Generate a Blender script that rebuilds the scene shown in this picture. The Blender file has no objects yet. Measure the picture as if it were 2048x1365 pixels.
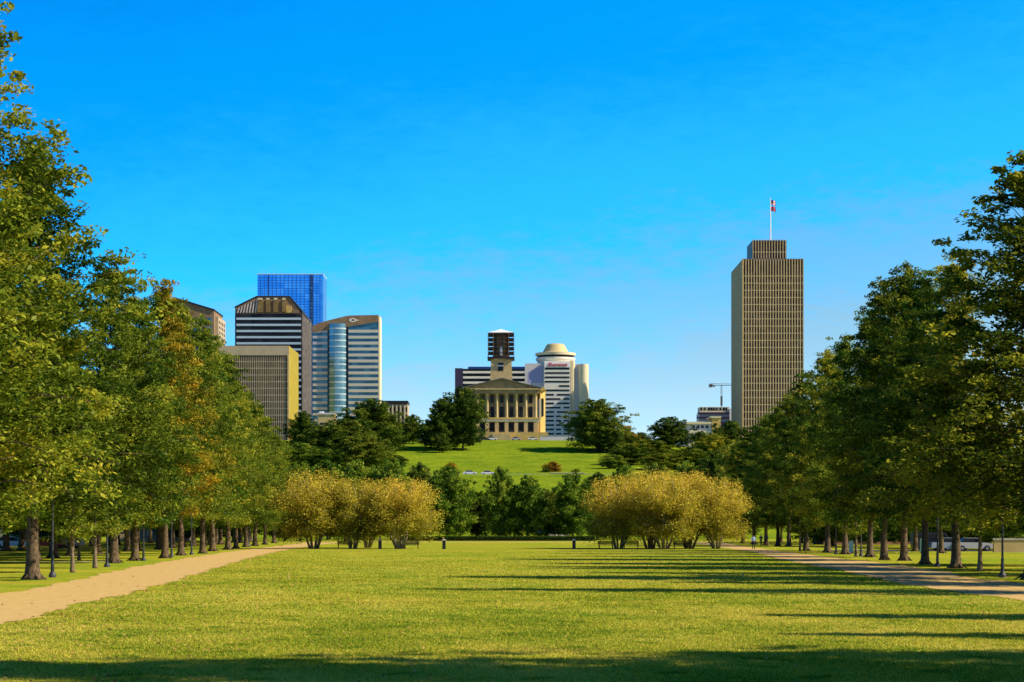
import bpy, math, random
import numpy as np
from mathutils import Vector

C = bpy.context.scene.collection
sc = bpy.context.scene
R = math.radians
F = 4200.0            # focal length in photo pixels (photo is 2048 wide)
HZ = 1058.0           # horizon row
CH = 2.5              # camera height

# ------------------------------------------------------------------ camera, sky, sun, exposure
cam_d = bpy.data.cameras.new('camera')
cam_d.sensor_width = 36.0
cam_d.lens = 36.0 * F / 2048.0
cam_d.shift_y = (HZ - 682.5) / 2048.0
cam_d.clip_start = 0.5
cam_d.clip_end = 20000
cam = bpy.data.objects.new('camera', cam_d); C.objects.link(cam)
cam.location = (0, 0, CH); cam.rotation_euler = (R(90), 0, 0)
sc.camera = cam

SUN_EL, SUN_AZ = R(36), R(-12)          # azimuth measured from +X towards +Y
sv = Vector((math.cos(SUN_EL) * math.cos(SUN_AZ), math.cos(SUN_EL) * math.sin(SUN_AZ), math.sin(SUN_EL)))
sun_d = bpy.data.lights.new('sun', 'SUN')
sun_d.energy = 5.0; sun_d.angle = R(0.5); sun_d.color = (1.0, 0.86, 0.64)
sun = bpy.data.objects.new('sun', sun_d); C.objects.link(sun)
sun.rotation_euler = (-sv).to_track_quat('-Z', 'Y').to_euler()
sun.location = sv * 300

w = bpy.data.worlds.new('World'); sc.world = w; w.use_nodes = True
nt = w.node_tree; N = nt.nodes; L = nt.links
for n in list(N): N.remove(n)
geo = N.new('ShaderNodeTexCoord')
mp = N.new('ShaderNodeMapping'); mp.vector_type = 'POINT'
mp.inputs['Scale'].default_value = (1, 1, 3.2); mp.inputs['Location'].default_value = (0, 0, 0.10)
sky = N.new('ShaderNodeTexSky'); sky.sky_type = 'NISHITA'; sky.sun_disc = False
sky.sun_elevation = SUN_EL
sky.sun_rotation = R(90) - SUN_AZ
sky.air_density = 1.0; sky.dust_density = 0.3; sky.ozone_density = 3.0
hs = N.new('ShaderNodeHueSaturation'); hs.inputs['Saturation'].default_value = 1.25; hs.inputs['Value'].default_value = 1.0
hs.inputs['Hue'].default_value = 0.49
sep = N.new('ShaderNodeSeparateXYZ')
L.new(geo.outputs['Generated'], sep.inputs[0])
# brighter, paler air low down and towards the sun side
m1 = N.new('ShaderNodeMath'); m1.operation = 'MULTIPLY_ADD'; m1.inputs[1].default_value = -0.18
L.new(sep.outputs['X'], m1.inputs[0]); L.new(sep.outputs['Z'], m1.inputs[2])
nz = N.new('ShaderNodeTexNoise'); nz.inputs['Scale'].default_value = 7; nz.inputs['Detail'].default_value = 9; nz.inputs['Roughness'].default_value = 0.62
mpn = N.new('ShaderNodeMapping'); mpn.inputs['Scale'].default_value = (1, 1, 3); mpn.inputs['Rotation'].default_value = (0, R(-18), 0)
L.new(geo.outputs['Generated'], mpn.inputs[0]); L.new(mpn.outputs[0], nz.inputs['Vector'])
m2 = N.new('ShaderNodeMath'); m2.operation = 'MULTIPLY_ADD'; m2.inputs[1].default_value = 0.085
m0 = N.new('ShaderNodeMath'); m0.operation = 'SUBTRACT'; m0.inputs[1].default_value = 0.3
L.new(nz.outputs['Fac'], m0.inputs[0]); L.new(m0.outputs[0], m2.inputs[0]); L.new(m1.outputs[0], m2.inputs[2])
ramp = N.new('ShaderNodeValToRGB'); ramp.color_ramp.interpolation = 'EASE'
e = ramp.color_ramp.elements
SKY = [(0.0, (1.30, 0.70, 0.46)), (0.03, (1.38, 0.70, 0.45)), (0.075, (1.16, 0.72, 0.51)), (0.115, (0.78, 0.79, 0.68)), (0.16, (0.15, 0.90, 0.95)), (0.25, (0.005, 0.73, 1.0)), (0.45, (0.02, 0.22, 0.42)), (1.0, (0.02, 0.16, 0.30))]
e[0].position = SKY[0][0]; e[0].color = (*SKY[0][1], 1)
e[1].position = SKY[-1][0]; e[1].color = (*SKY[-1][1], 1)
for p, c in SKY[1:-1]:
    q = e.new(p); q.color = (*c, 1)
nf = N.new('ShaderNodeTexNoise'); nf.inputs['Scale'].default_value = 70; nf.inputs['Detail'].default_value = 5; nf.inputs['Roughness'].default_value = 0.7
L.new(mpn.outputs[0], nf.inputs['Vector'])
m3 = N.new('ShaderNodeMath'); m3.operation = 'SUBTRACT'; m3.inputs[1].default_value = 0.5; L.new(nf.outputs['Fac'], m3.inputs[0])
m4 = N.new('ShaderNodeMath'); m4.operation = 'MULTIPLY_ADD'; m4.inputs[1].default_value = 0.06
L.new(m3.outputs[0], m4.inputs[0]); L.new(m2.outputs[0], m4.inputs[2])
L.new(m4.outputs[0], ramp.inputs[0])
mul = N.new('ShaderNodeMix'); mul.data_type = 'RGBA'; mul.blend_type = 'MULTIPLY'; mul.inputs['Factor'].default_value = 1.0
bg = N.new('ShaderNodeBackground'); bg.inputs['Strength'].default_value = 0.15
out = N.new('ShaderNodeOutputWorld')
L.new(geo.outputs['Generated'], mp.inputs[0]); L.new(mp.outputs[0], sky.inputs[0])
L.new(sky.outputs[0], hs.inputs['Color']); L.new(hs.outputs[0], mul.inputs['A']); L.new(ramp.outputs[0], mul.inputs['B'])
gain = N.new('ShaderNodeVectorMath'); gain.operation = 'SCALE'; gain.inputs['Scale'].default_value = 2.0
L.new(mul.outputs['Result'], gain.inputs[0]); L.new(gain.outputs[0], bg.inputs[0]); L.new(bg.outputs[0], out.inputs[0])

sc.view_settings.view_transform = 'Standard'; sc.view_settings.look = 'None'
sc.view_settings.gamma = 1; sc.view_settings.exposure = 0.7
sc.cycles.max_bounces = 6; sc.cycles.transparent_max_bounces = 4
sc.cycles.sample_clamp_indirect = 4

# ------------------------------------------------------------------ materials
def mat(name, col, rough=0.8, metal=0.0, col2=None, scale=5.0, detail=4, bump=0.0, spec=0.3, coord='Object', emis=None, stretch=None):
    m = bpy.data.materials.new(name); m.use_nodes = True
    n = m.node_tree.nodes; l = m.node_tree.links
    b = n['Principled BSDF']
    b.inputs['Base Color'].default_value = (*col, 1); b.inputs['Roughness'].default_value = rough
    b.inputs['Metallic'].default_value = metal; b.inputs['Specular IOR Level'].default_value = spec
    if col2 is not None or bump:
        tc = n.new('ShaderNodeTexCoord'); t = n.new('ShaderNodeTexNoise')
        t.inputs['Scale'].default_value = scale; t.inputs['Detail'].default_value = detail
        if stretch:
            mm = n.new('ShaderNodeMapping'); mm.inputs['Scale'].default_value = stretch
            l.new(tc.outputs[coord], mm.inputs[0]); l.new(mm.outputs[0], t.inputs['Vector'])
        else:
            l.new(tc.outputs[coord], t.inputs['Vector'])
        if col2 is not None:
            r = n.new('ShaderNodeValToRGB')
            r.color_ramp.elements[0].position = 0.33; r.color_ramp.elements[1].position = 0.67
            r.color_ramp.elements[0].color = (*col, 1); r.color_ramp.elements[1].color = (*col2, 1)
            l.new(t.outputs['Fac'], r.inputs[0]); l.new(r.outputs[0], b.inputs['Base Color'])
        if bump:
            bp = n.new('ShaderNodeBump'); bp.inputs['Strength'].default_value = bump
            l.new(t.outputs['Fac'], bp.inputs['Height']); l.new(bp.outputs[0], b.inputs['Normal'])
    return m

def leaf_mat(name, cols, trans=0.3, jitter=0.06):
    """cols: dark, mid, light leaf colours chosen per leaf by the 'tone' attribute"""
    m = bpy.data.materials.new(name); m.use_nodes = True
    n = m.node_tree.nodes; l = m.node_tree.links
    n.remove(n['Principled BSDF'])
    at = n.new('ShaderNodeAttribute'); at.attribute_name = 'tone'
    oi = n.new('ShaderNodeObjectInfo')
    ad = n.new('ShaderNodeMath'); ad.operation = 'MULTIPLY_ADD'; ad.inputs[1].default_value = 0.35
    l.new(oi.outputs['Random'], ad.inputs[0]); l.new(at.outputs['Fac'], ad.inputs[2])
    sb = n.new('ShaderNodeMath'); sb.operation = 'SUBTRACT'; sb.inputs[1].default_value = 0.17
    l.new(ad.outputs[0], sb.inputs[0])
    r = n.new('ShaderNodeValToRGB')
    el = r.color_ramp.elements
    el[0].position = 0.15; el[0].color = (*cols[0], 1); el[1].position = 0.92; el[1].color = (*cols[-1], 1)
    for i, c in enumerate(cols[1:-1]):
        q = el.new(0.15 + 0.77 * (i + 1) / (len(cols) - 1)); q.color = (*c, 1)
    l.new(sb.outputs[0], r.inputs[0])
    d = n.new('ShaderNodeBsdfDiffuse'); t = n.new('ShaderNodeBsdfTranslucent'); g = n.new('ShaderNodeBsdfGlossy')
    g.inputs['Roughness'].default_value = 0.45; g.inputs['Color'].default_value = (0.5, 0.5, 0.4, 1)
    mx = n.new('ShaderNodeMixShader'); mx.inputs[0].default_value = trans
    mg = n.new('ShaderNodeMixShader'); mg.inputs[0].default_value = 0.012
    l.new(r.outputs[0], d.inputs[0]); l.new(r.outputs[0], t.inputs[0])
    l.new(d.outputs[0], mx.inputs[1]); l.new(t.outputs[0], mx.inputs[2])
    l.new(mx.outputs[0], mg.inputs[1]); l.new(g.outputs[0], mg.inputs[2])
    l.new(mg.outputs[0], n['Material Output'].inputs[0])
    return m

def glass(name, col, rough=0.12, metal=0.5):
    return mat(name, col, rough, metal, spec=0.6)

M = {}
M['bark'] = mat('oak_bark', (0.035, 0.025, 0.016), 0.95, col2=(0.16, 0.11, 0.06), scale=6, bump=0.9, stretch=(2.2, 2.2, 0.7))
M['bark_pale'] = mat('pale_bark', (0.24, 0.19, 0.12), 0.9, col2=(0.40, 0.34, 0.24), scale=5, bump=0.4, stretch=(2, 2, 0.6))
M['bark_young'] = mat('young_bark', (0.10, 0.075, 0.045), 0.9, col2=(0.22, 0.165, 0.10), scale=5, bump=0.4, stretch=(2, 2, 0.6))
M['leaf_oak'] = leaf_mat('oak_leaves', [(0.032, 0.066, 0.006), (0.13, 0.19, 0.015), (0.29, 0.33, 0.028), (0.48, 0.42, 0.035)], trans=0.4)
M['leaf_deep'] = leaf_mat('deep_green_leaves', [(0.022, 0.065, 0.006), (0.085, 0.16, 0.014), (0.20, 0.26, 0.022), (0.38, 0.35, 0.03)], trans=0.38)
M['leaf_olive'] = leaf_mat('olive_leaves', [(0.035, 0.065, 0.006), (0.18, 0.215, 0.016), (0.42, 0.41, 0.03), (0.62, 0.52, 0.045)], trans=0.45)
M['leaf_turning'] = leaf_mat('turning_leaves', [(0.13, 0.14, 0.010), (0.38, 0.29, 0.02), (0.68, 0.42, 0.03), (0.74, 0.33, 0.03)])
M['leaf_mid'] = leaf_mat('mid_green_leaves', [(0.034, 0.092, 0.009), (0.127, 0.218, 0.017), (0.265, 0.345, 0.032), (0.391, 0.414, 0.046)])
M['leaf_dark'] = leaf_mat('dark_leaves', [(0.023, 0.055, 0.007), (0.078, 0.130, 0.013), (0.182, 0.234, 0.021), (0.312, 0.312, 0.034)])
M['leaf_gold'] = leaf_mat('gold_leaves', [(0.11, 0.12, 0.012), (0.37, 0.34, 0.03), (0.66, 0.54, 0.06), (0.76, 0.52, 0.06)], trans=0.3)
M['leaf_amber'] = leaf_mat('amber_leaves', [(0.20, 0.11, 0.012), (0.36, 0.20, 0.02), (0.45, 0.22, 0.03)], trans=0.3)

def ground_mat(name, green=0.0):
    m = bpy.data.materials.new(name); m.use_nodes = True
    n = m.node_tree.nodes; l = m.node_tree.links; b = n['Principled BSDF']
    b.inputs['Roughness'].default_value = 0.95; b.inputs['Specular IOR Level'].default_value = 0.0
    tc = n.new('ShaderNodeTexCoord')
    def noise(s, d=5, st=None):
        t = n.new('ShaderNodeTexNoise'); t.inputs['Scale'].default_value = s; t.inputs['Detail'].default_value = d
        if st:
            mm = n.new('ShaderNodeMapping'); mm.inputs['Scale'].default_value = st
            l.new(tc.outputs['Object'], mm.inputs[0]); l.new(mm.outputs[0], t.inputs['Vector'])
        else: l.new(tc.outputs['Object'], t.inputs['Vector'])
        return t
    def rmp(src, p0, p1, c0, c1):
        r = n.new('ShaderNodeValToRGB'); r.color_ramp.elements[0].position = p0; r.color_ramp.elements[1].position = p1
        r.color_ramp.elements[0].color = (*c0, 1); r.color_ramp.elements[1].color = (*c1, 1)
        l.new(src, r.inputs[0]); return r
    def mix(fac, a, bb, mode='MIX'):
        x = n.new('ShaderNodeMix'); x.data_type = 'RGBA'; x.blend_type = mode
        if hasattr(fac, 'default_value') or not isinstance(fac, float): l.new(fac, x.inputs['Factor'])
        else: x.inputs['Factor'].default_value = fac
        l.new(a, x.inputs['A']); l.new(bb, x.inputs['B']); return x
    big = noise(0.09, 4); mid = noise(0.7, 6); fine = noise(9, 8); streak = noise(0.22, 6, (0.35, 1.0, 1))
    if green:
        c = rmp(big.outputs['Fac'], 0.35, 0.65, (0.09, 0.19, 0.010), (0.26, 0.33, 0.018))
        c2 = rmp(mid.outputs['Fac'], 0.4, 0.72, (0.08, 0.17, 0.010), (0.32, 0.33, 0.022))
    else:
        c = rmp(big.outputs['Fac'], 0.38, 0.62, (0.17, 0.29, 0.016), (0.43, 0.385, 0.035))
        c2 = rmp(mid.outputs['Fac'], 0.36, 0.7, (0.13, 0.25, 0.016), (0.47, 0.38, 0.045))
    a = mix(0.5, c.outputs[0], c2.outputs[0])
    s = rmp(streak.outputs['Fac'], 0.55, 0.70, (0, 0, 0), (0.6, 0.6, 0.6))
    col3 = n.new('ShaderNodeRGB'); col3.outputs[0].default_value = (0.34, 0.25, 0.035, 1) if not green else (0.17, 0.22, 0.02, 1)
    a2 = mix(s.outputs[0], a.outputs['Result'], col3.outputs[0])
    f = rmp(fine.outputs['Fac'], 0.3, 0.62, (0.45, 0.50, 0.42), (1.25, 1.2, 1.15))
    a3 = mix(1.0, a2.outputs['Result'], f.outputs[0], 'MULTIPLY')
    l.new(a3.outputs['Result'], b.inputs['Base Color'])
    bp = n.new('ShaderNodeBump'); bp.inputs['Strength'].default_value = 0.6; bp.inputs['Distance'].default_value = 0.12
    l.new(fine.outputs['Fac'], bp.inputs['Height']); l.new(bp.outputs[0], b.inputs['Normal'])
    return m
M['lawn'] = ground_mat('lawn_grass'); M['hillgrass'] = ground_mat('hill_grass', 1.0)
M['gravel'] = mat('gravel', (0.46, 0.305, 0.095), 0.95, col2=(0.58, 0.405, 0.15), scale=2.5, detail=12, bump=0.25, spec=0.1)
M['concrete'] = mat('concrete', (0.34, 0.32, 0.27), 0.9, col2=(0.46, 0.43, 0.36), scale=1.0, bump=0.1)
M['asphalt'] = mat('asphalt', (0.045, 0.045, 0.05), 0.9, col2=(0.07, 0.07, 0.07), scale=2)
M['paint'] = mat('road_paint', (0.7, 0.68, 0.6), 0.7)

# ------------------------------------------------------------------ mesh helpers
class MB:
    def __init__(s): s.v = []; s.f = []
    def add(s, vs, fs):
        o = len(s.v); s.v += [tuple(p) for p in vs]; s.f += [tuple(i + o for i in f) for f in fs]; return s
    def box(s, x0, x1, y0, y1, z0, z1):
        return s.add([(x0, y0, z0), (x1, y0, z0), (x1, y1, z0), (x0, y1, z0), (x0, y0, z1), (x1, y0, z1), (x1, y1, z1), (x0, y1, z1)],
                     [(3, 2, 1, 0), (4, 5, 6, 7), (0, 1, 5, 4), (1, 2, 6, 5), (2, 3, 7, 6), (3, 0, 4, 7)])
    def prism(s, poly, y0, y1):          # poly of (x, z), counter-clockwise seen from the front (-y)
        n = len(poly)
        vs = [(x, y0, z) for x, z in poly] + [(x, y1, z) for x, z in poly]
        fs = [tuple(range(n)), tuple(range(2 * n - 1, n - 1, -1))]
        fs += [(i, i + n, (i + 1) % n + n, (i + 1) % n) for i in range(n)]
        return s.add(vs, fs)
    def slab(s, poly, z0, z1):           # poly of (x, y)
        n = len(poly)
        vs = [(x, y, z0) for x, y in poly] + [(x, y, z1) for x, y in poly]
        fs = [tuple(range(n - 1, -1, -1)), tuple(range(n, 2 * n))]
        fs += [(i, (i + 1) % n, (i + 1) % n + n, i + n) for i in range(n)]
        return s.add(vs, fs)
    def lathe(s, cx, cy, prof, n=32):    # prof of (r, z) bottom to top
        vs = []; fs = []
        for r, z in prof:
            for k in range(n):
                a = 2 * math.pi * k / n; vs.append((cx + r * math.cos(a), cy + r * math.sin(a), z))
        for j in range(len(prof) - 1):
            for k in range(n):
                k2 = (k + 1) % n; fs.append((j * n + k, j * n + k2, (j + 1) * n + k2, (j + 1) * n + k))
        fs.append(tuple(range(n - 1, -1, -1))); m_ = (len(prof) - 1) * n; fs.append(tuple(range(m_, m_ + n)))
        return s.add(vs, fs)
    def tube(s, pts, rad, n=6):
        pts = [Vector(p) for p in pts]; vs = []; fs = []
        for i, p in enumerate(pts):
            d = (pts[min(i + 1, len(pts) - 1)] - pts[max(i - 1, 0)]).normalized()
            u = d.orthogonal().normalized() if abs(d.z) < 0.95 else (Vector((1, 0, 0)) - d * d.x).normalized()
            v = d.cross(u)
            for k in range(n):
                a = 2 * math.pi * k / n; vs.append(p + (u * math.cos(a) + v * math.sin(a)) * rad[i])
        for i in range(len(pts) - 1):
            for k in range(n):
                k2 = (k + 1) % n; fs.append((i * n + k, i * n + k2, (i + 1) * n + k2, (i + 1) * n + k))
        fs.append(tuple(range(n - 1, -1, -1))); m_ = (len(pts) - 1) * n; fs.append(tuple(range(m_, m_ + n)))
        return s.add(vs, fs)
    def mesh(s, name, m, smooth=False):
        me = bpy.data.meshes.new(name); me.from_pydata(s.v, [], s.f)
        if m is not None: me.materials.append(m)
        if smooth: me.polygons.foreach_set('use_smooth', [True] * len(me.polygons))
        return me
    def build(s, name, m, parent=None, smooth=False, loc=None):
        o = bpy.data.objects.new(name, s.mesh(name, m, smooth)); C.objects.link(o)
        if parent is not None: o.parent = parent
        if loc: o.location = loc
        return o

def tag(o, label, cat, group=None, kind=None):
    if label: o['label'] = label
    if cat: o['category'] = cat
    if group: o['group'] = group
    if kind: o['kind'] = kind
    return o
def thing(name, label, cat, loc=(0, 0, 0), rz=0.0, group=None):
    o = bpy.data.objects.new(name, None); C.objects.link(o); o.location = loc; o.rotation_euler = (0, 0, rz)
    return tag(o, label, cat, group)
def struct(o): o['kind'] = 'structure'; return o
def copy_thing(root, loc, rz=0.0, sx=1.0, sz=1.0, label=None, group=None):
    def cp(o, par):
        c = o.copy(); C.objects.link(c); c.parent = par
        for ch in list(o.children): cp(ch, c)
        return c
    r = root.copy(); C.objects.link(r)
    for ch in list(root.children): cp(ch, r)
    r.location = loc; r.rotation_euler = (0, 0, rz); r.scale = (sx, sx, sz)
    if label: r['label'] = label
    if group: r['group'] = group
    return r

def X(px, Y): return (px - 1024.0) * Y / F
def Z(py, Y): return CH + (HZ - py) * Y / F

# ------------------------------------------------------------------ terrain
def ss(t): t = min(1.0, max(0.0, t)); return t * t * (3 - 2 * t)
def ramp2(t):            # nearly straight ramp with rounded shoulders
    t = min(1.0, max(0.0, t)); return 0.35 * ss(t) + 0.65 * (t if t < 0.9 else 0.9 + (t - 0.9) * (1 - (t - 0.9) * 3)) / 0.97 if t < 1 else 1.0
HP = [(700, 946), (730, 940), (760, 933), (790, 924), (810, 917), (830, 909), (850, 900.5), (870, 892.5), (890, 887), (920, 883.2), (950, 880.5)]
def terr(x, y):
    if y < 520: return 0.0
    if y <= 688: return 20.4 * ss((y - 520) / 168.0) if y < 640 else 20.4 * ss(120 / 168.0) + (20.4 - 20.4 * ss(120 / 168.0)) * ss((y - 640) / 48.0) * .5 + (20.4 - 20.4 * ss(120 / 168.0)) * .5 * (y - 640) / 48.0
    if y <= 706: return 20.4 + (Z(945.5, 706) - 20.4) * max(0, y - 704) / 2.0
    yy = min(y, 950.0)
    h = Z(float(np.interp(yy, [p[0] for p in HP], [p[1] for p in HP])), yy)
    if x > 45: h -= 5.0 * ss((x - 45) / 60.0) * ss((y - 706) / 150)
    return h

def sheet(xs, ys, name, m, zf):
    vs = [(x, y, zf(x, y)) for y in ys for x in xs]; n = len(xs)
    fs = [(j * n + i, j * n + i + 1, (j + 1) * n + i + 1, (j + 1) * n + i) for j in range(len(ys) - 1) for i in range(n - 1)]
    mb = MB(); mb.v = vs; mb.f = fs
    o = mb.build(name, m, smooth=True); return struct(o)
XS = [-4000, -2000, -1000, -500, -300] + list(range(-240, 241, 6)) + [300, 500, 1000, 2000, 4000]
sheet([-4000, -1000, -300, -100, 0, 100, 300, 1000, 4000], [-600, -100, 0, 100, 200, 300, 400, 520], 'ground', M['lawn'], lambda x, y: 0.0)
sheet(XS, list(range(520, 690, 5)) + [690, 697, 704, 706] + list(range(712, 960, 6)) + [1000, 1100, 1300, 1600, 2500, 4000, 9000], 'hill', M['hillgrass'], terr)

def ribbon(a, b, name, m, z=0.012, sub=6):
    """strip between two polylines of (Y, x), each resampled at the same Y"""
    ya = [p[0] for p in a]; xa = [p[1] for p in a]; yb = [p[0] for p in b]; xb = [p[1] for p in b]
    ys = np.linspace(min(ya[0], yb[0]) ** .5, max(ya[-1], yb[-1]) ** .5, 900) ** 2
    rng = random.Random(5); vs = []; fs = []
    for y in ys:
        j = [0.16 * (math.sin(y * 0.31 + q_) + math.sin(y * 0.9 + 1 + q_ * 2)) + 0.06 * math.sin(y * 3.1) + rng.uniform(-.07, .07) for q_ in (0, 2)]
        vs += [(float(np.interp(y, ya, xa)) + j[0], y, z), (float(np.interp(y, yb, xb)) + j[1], y, z)]
    for i in range(len(ys) - 1): fs.append((2 * i, 2 * i + 1, 2 * i + 3, 2 * i + 2))
    mb = MB(); mb.v = vs; mb.f = fs
    return struct(mb.build(name, m))
PL_IN = [(10, -10.5), (40, -12), (54.7, -13.3), (71.4, -14.4), (87.5, -15.2), (105, -16.5), (138, -19.2), (178, -22.3), (223, -25.3), (269, -27.5), (330, -30), (380, -31)]
PL_OUT = [(10, -16), (60, -18), (80.4, -19.6), (94, -20.4), (134.6, -24.4), (175, -27.4), (216, -30), (260, -32), (330, -35), (380, -37)]
PR_IN = [(10, 15), (50, 17), (74.5, 18), (84.7, 17.4), (106, 18.3), (116.7, 19.2), (140, 20.4), (181, 22.6), (223, 25.9), (280, 28), (380, 32)]
PR_OUT = [(10, 21), (60, 22.5), (95.5, 23.3), (108, 23.4), (123.5, 25.4), (154, 27), (181, 27.6), (236, 30), (300, 33), (380, 38)]
ribbon(PL_OUT, PL_IN, 'gravel_path', M['gravel'])
ribbon(PR_IN, PR_OUT, 'gravel_path', M['gravel'])
def flat(name, poly, m, z):
    mb = MB(); mb.add([(x, y, z) for x, y in poly], [tuple(range(len(poly)))]); return struct(mb.build(name, m))
flat('footpath', [(-120, 157.6), (-30.5, 157.6), (-30.5, 159.4), (-120, 159.4)], M['concrete'], 0.01)
flat('cross_path', [(-42, 384), (42, 384), (42, 396), (-42, 396)], M['gravel'], 0.01)
flat('street', [(36, 232), (220, 232), (220, 244), (36, 244)], M['asphalt'], 0.01)
flat('street', [(-220, 262), (-48, 262), (-48, 274), (-220, 274)], M['asphalt'], 0.01)
# street along the foot of the capitol hill
mb = MB(); 
for i, x in enumerate(range(-240, 241, 12)):
    mb.v += [(x, 692, terr(x, 692) + 0.02), (x, 704, terr(x, 704) + 0.02)]
    if i: k = 2 * i; mb.f.append((k - 2, k, k + 1, k - 1))
struct(mb.build('hill_street', M['asphalt']))
mb = MB(); mb.box(-240, 240, 691.4, 692.0, 19.5, 20.55); struct(mb.build('kerb', M['concrete']))

# ------------------------------------------------------------------ foliage
def leaves_mesh(name, centers, sizes, tones, rng, m, up=0.35, aspect=0.5):
    n = len(centers)
    nrm = rng.normal(size=(n, 3)); nrm[:, 2] = np.abs(nrm[:, 2]) + up
    nrm /= np.linalg.norm(nrm, axis=1)[:, None]
    t = rng.normal(size=(n, 3)); t -= nrm * (t * nrm).sum(1)[:, None]; t /= np.linalg.norm(t, axis=1)[:, None]
    b = np.cross(nrm, t)
    s = sizes[:, None]
    P = np.stack([centers - t * s * 0.5, centers + b * s * aspect * 0.5 + nrm * s * 0.06, centers + t * s * 0.5, centers - b * s * aspect * 0.5 + nrm * s * 0.06], axis=1).reshape(-1, 3)
    me = bpy.data.meshes.new(name)
    me.vertices.add(4 * n); me.vertices.foreach_set('co', P.astype(np.float32).ravel())
    me.loops.add(4 * n); me.loops.foreach_set('vertex_index', np.arange(4 * n, dtype=np.int32))
    me.polygons.add(n); me.polygons.foreach_set('loop_start', np.arange(0, 4 * n, 4, dtype=np.int32))
    me.update(calc_edges=True)
    a = me.attributes.new('tone', 'FLOAT', 'FACE'); a.data.foreach_set('value', tones.astype(np.float32))
    me.materials.append(m)
    return me

PROF_OAK = ([0, .10, .28, .5, .72, .88, 1.0], [.70, .98, 1.0, .80, .50, .27, .05])
PROF_ROUND = ([0, .15, .35, .6, .8, .93, 1.0], [.50, .85, 1.0, .97, .74, .45, .12])
PROF_SLIM = ([0, .2, .5, .8, 1.0], [.5, .95, .9, .55, .1])

def make_tree(name, seed, H, Rc, zb, tr, nb, per, leaf, prof, m, bark, label, cat='tree', flare=1.7, flat_=0.5, clump=0.9, droop=-6, lean=0.0):
    rng = np.random.default_rng(seed); rr = random.Random(seed)
    tb = MB()
    zs = np.linspace(0, H * 0.93, 10); wob = rng.normal(size=(10, 2)) * 0.012 * H * 0.5; wob[:2] = 0
    pts = [(wob[i, 0] + lean * zs[i], wob[i, 1], zs[i]) for i in range(10)]
    base = [(pts[0][0], pts[0][1], 0.0), (0, 0, 0.25 * tr / 0.35), (0, 0, 0.9 * tr / 0.35)]
    tp = base + pts[1:]
    rad = [tr * flare, tr * 1.25, tr * 1.05] + [tr * (1 - 0.93 * (zs[i] / (H * 0.93)) ** 0.8) for i in range(1, 10)]
    tb.tube(tp, rad, 12)
    if flare > 1.5:                                     # root buttresses
        for k in range(6):
            a = k * 1.05 + rr.uniform(-.3, .3); q = tr * rr.uniform(1.8, 2.8)
            tb.tube([(0, 0, tr * 2.6), (math.cos(a) * tr * 0.9, math.sin(a) * tr * 0.9, tr * 1.0), (math.cos(a) * q, math.sin(a) * q, -0.05)], [tr * 0.35, tr * 0.34, tr * 0.12], 5)
    cen = []; siz = []; ton = []
    for i in range(nb):
        t = (i + rr.random()) / nb
        t = t ** 0.93
        zt = zb + (H - zb) * t
        rf = rr.choice([1.0, 1.0, 0.95, 0.8, 0.6]) * rr.uniform(0.8, 1.13)
        lob = 1 + 0.16 * math.sin(3 * i * 2.399 + seed) 
        rt = Rc * float(np.interp(t, *prof)) * rf * lob
        az = i * 2.399 + rr.uniform(-0.4, 0.4)
        el = R(droop + (62 - droop) * t ** 1.3 + rr.uniform(-8, 8))
        z0 = max(zb * 0.75, min(H * 0.9, zt - rt * math.tan(el)))
        ox = float(np.interp(z0, zs, [p[0] for p in pts])); oy = float(np.interp(z0, zs, [p[1] for p in pts]))
        A = np.array([ox, oy, z0]); B = np.array([rt * math.cos(az), rt * math.sin(az), zt])
        mid = (A + B) / 2 + np.array([0, 0, 0.10 * rt]) + rng.normal(size=3) * 0.05 * Rc
        r0 = tr * 0.22 * (1 - 0.6 * t)
        tb.tube([A, mid, B], [r0, r0 * 0.6, r0 * 0.18], 4)
        bt = rr.uniform(0.0, 1.0)
        nc = max(3, int(5 * rt / Rc + 3))
        for j in range(nc):
            u = 0.30 + 0.72 * j / (nc - 1)
            p = (1 - u) ** 2 * A + 2 * u * (1 - u) * mid + u * u * B
            spread = clump * (0.75 + 0.5 * rr.random()) * (1.15 - 0.45 * t)
            for sub in range(2):
                if rr.random() < 0.10: continue
                c = p + rng.normal(size=3) * np.array([spread, spread, spread * 0.55]) * 0.75
                k = int(per * rr.uniform(0.6, 1.3))
                q = rng.normal(size=(k, 3)); q /= np.linalg.norm(q, axis=1)[:, None] ; q *= (rng.random((k, 1)) ** 0.45)
                q *= np.array([spread, spread, spread * flat_]) * rr.uniform(0.7, 1.15)
                cen.append(c + q); siz.append(leaf * rng.uniform(0.5, 1.3, k))
                ct = 0.36 * bt + 0.34 * rr.random() + 0.06
                ton.append(np.clip(ct + rng.normal(size=k) * 0.11, 0, 1))
    cen = np.concatenate(cen); siz = np.concatenate(siz); ton = np.concatenate(ton)
    keep = cen[:, 2] > zb * 0.72; cen, siz, ton = cen[keep], siz[keep], ton[keep]
    root = thing(name, label, cat)
    tb.build('trunk', bark, root, smooth=True)
    cr = bpy.data.objects.new('crown', leaves_mesh('crown', cen, siz, ton, rng, m)); C.objects.link(cr); cr.parent = root
    return root

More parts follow.
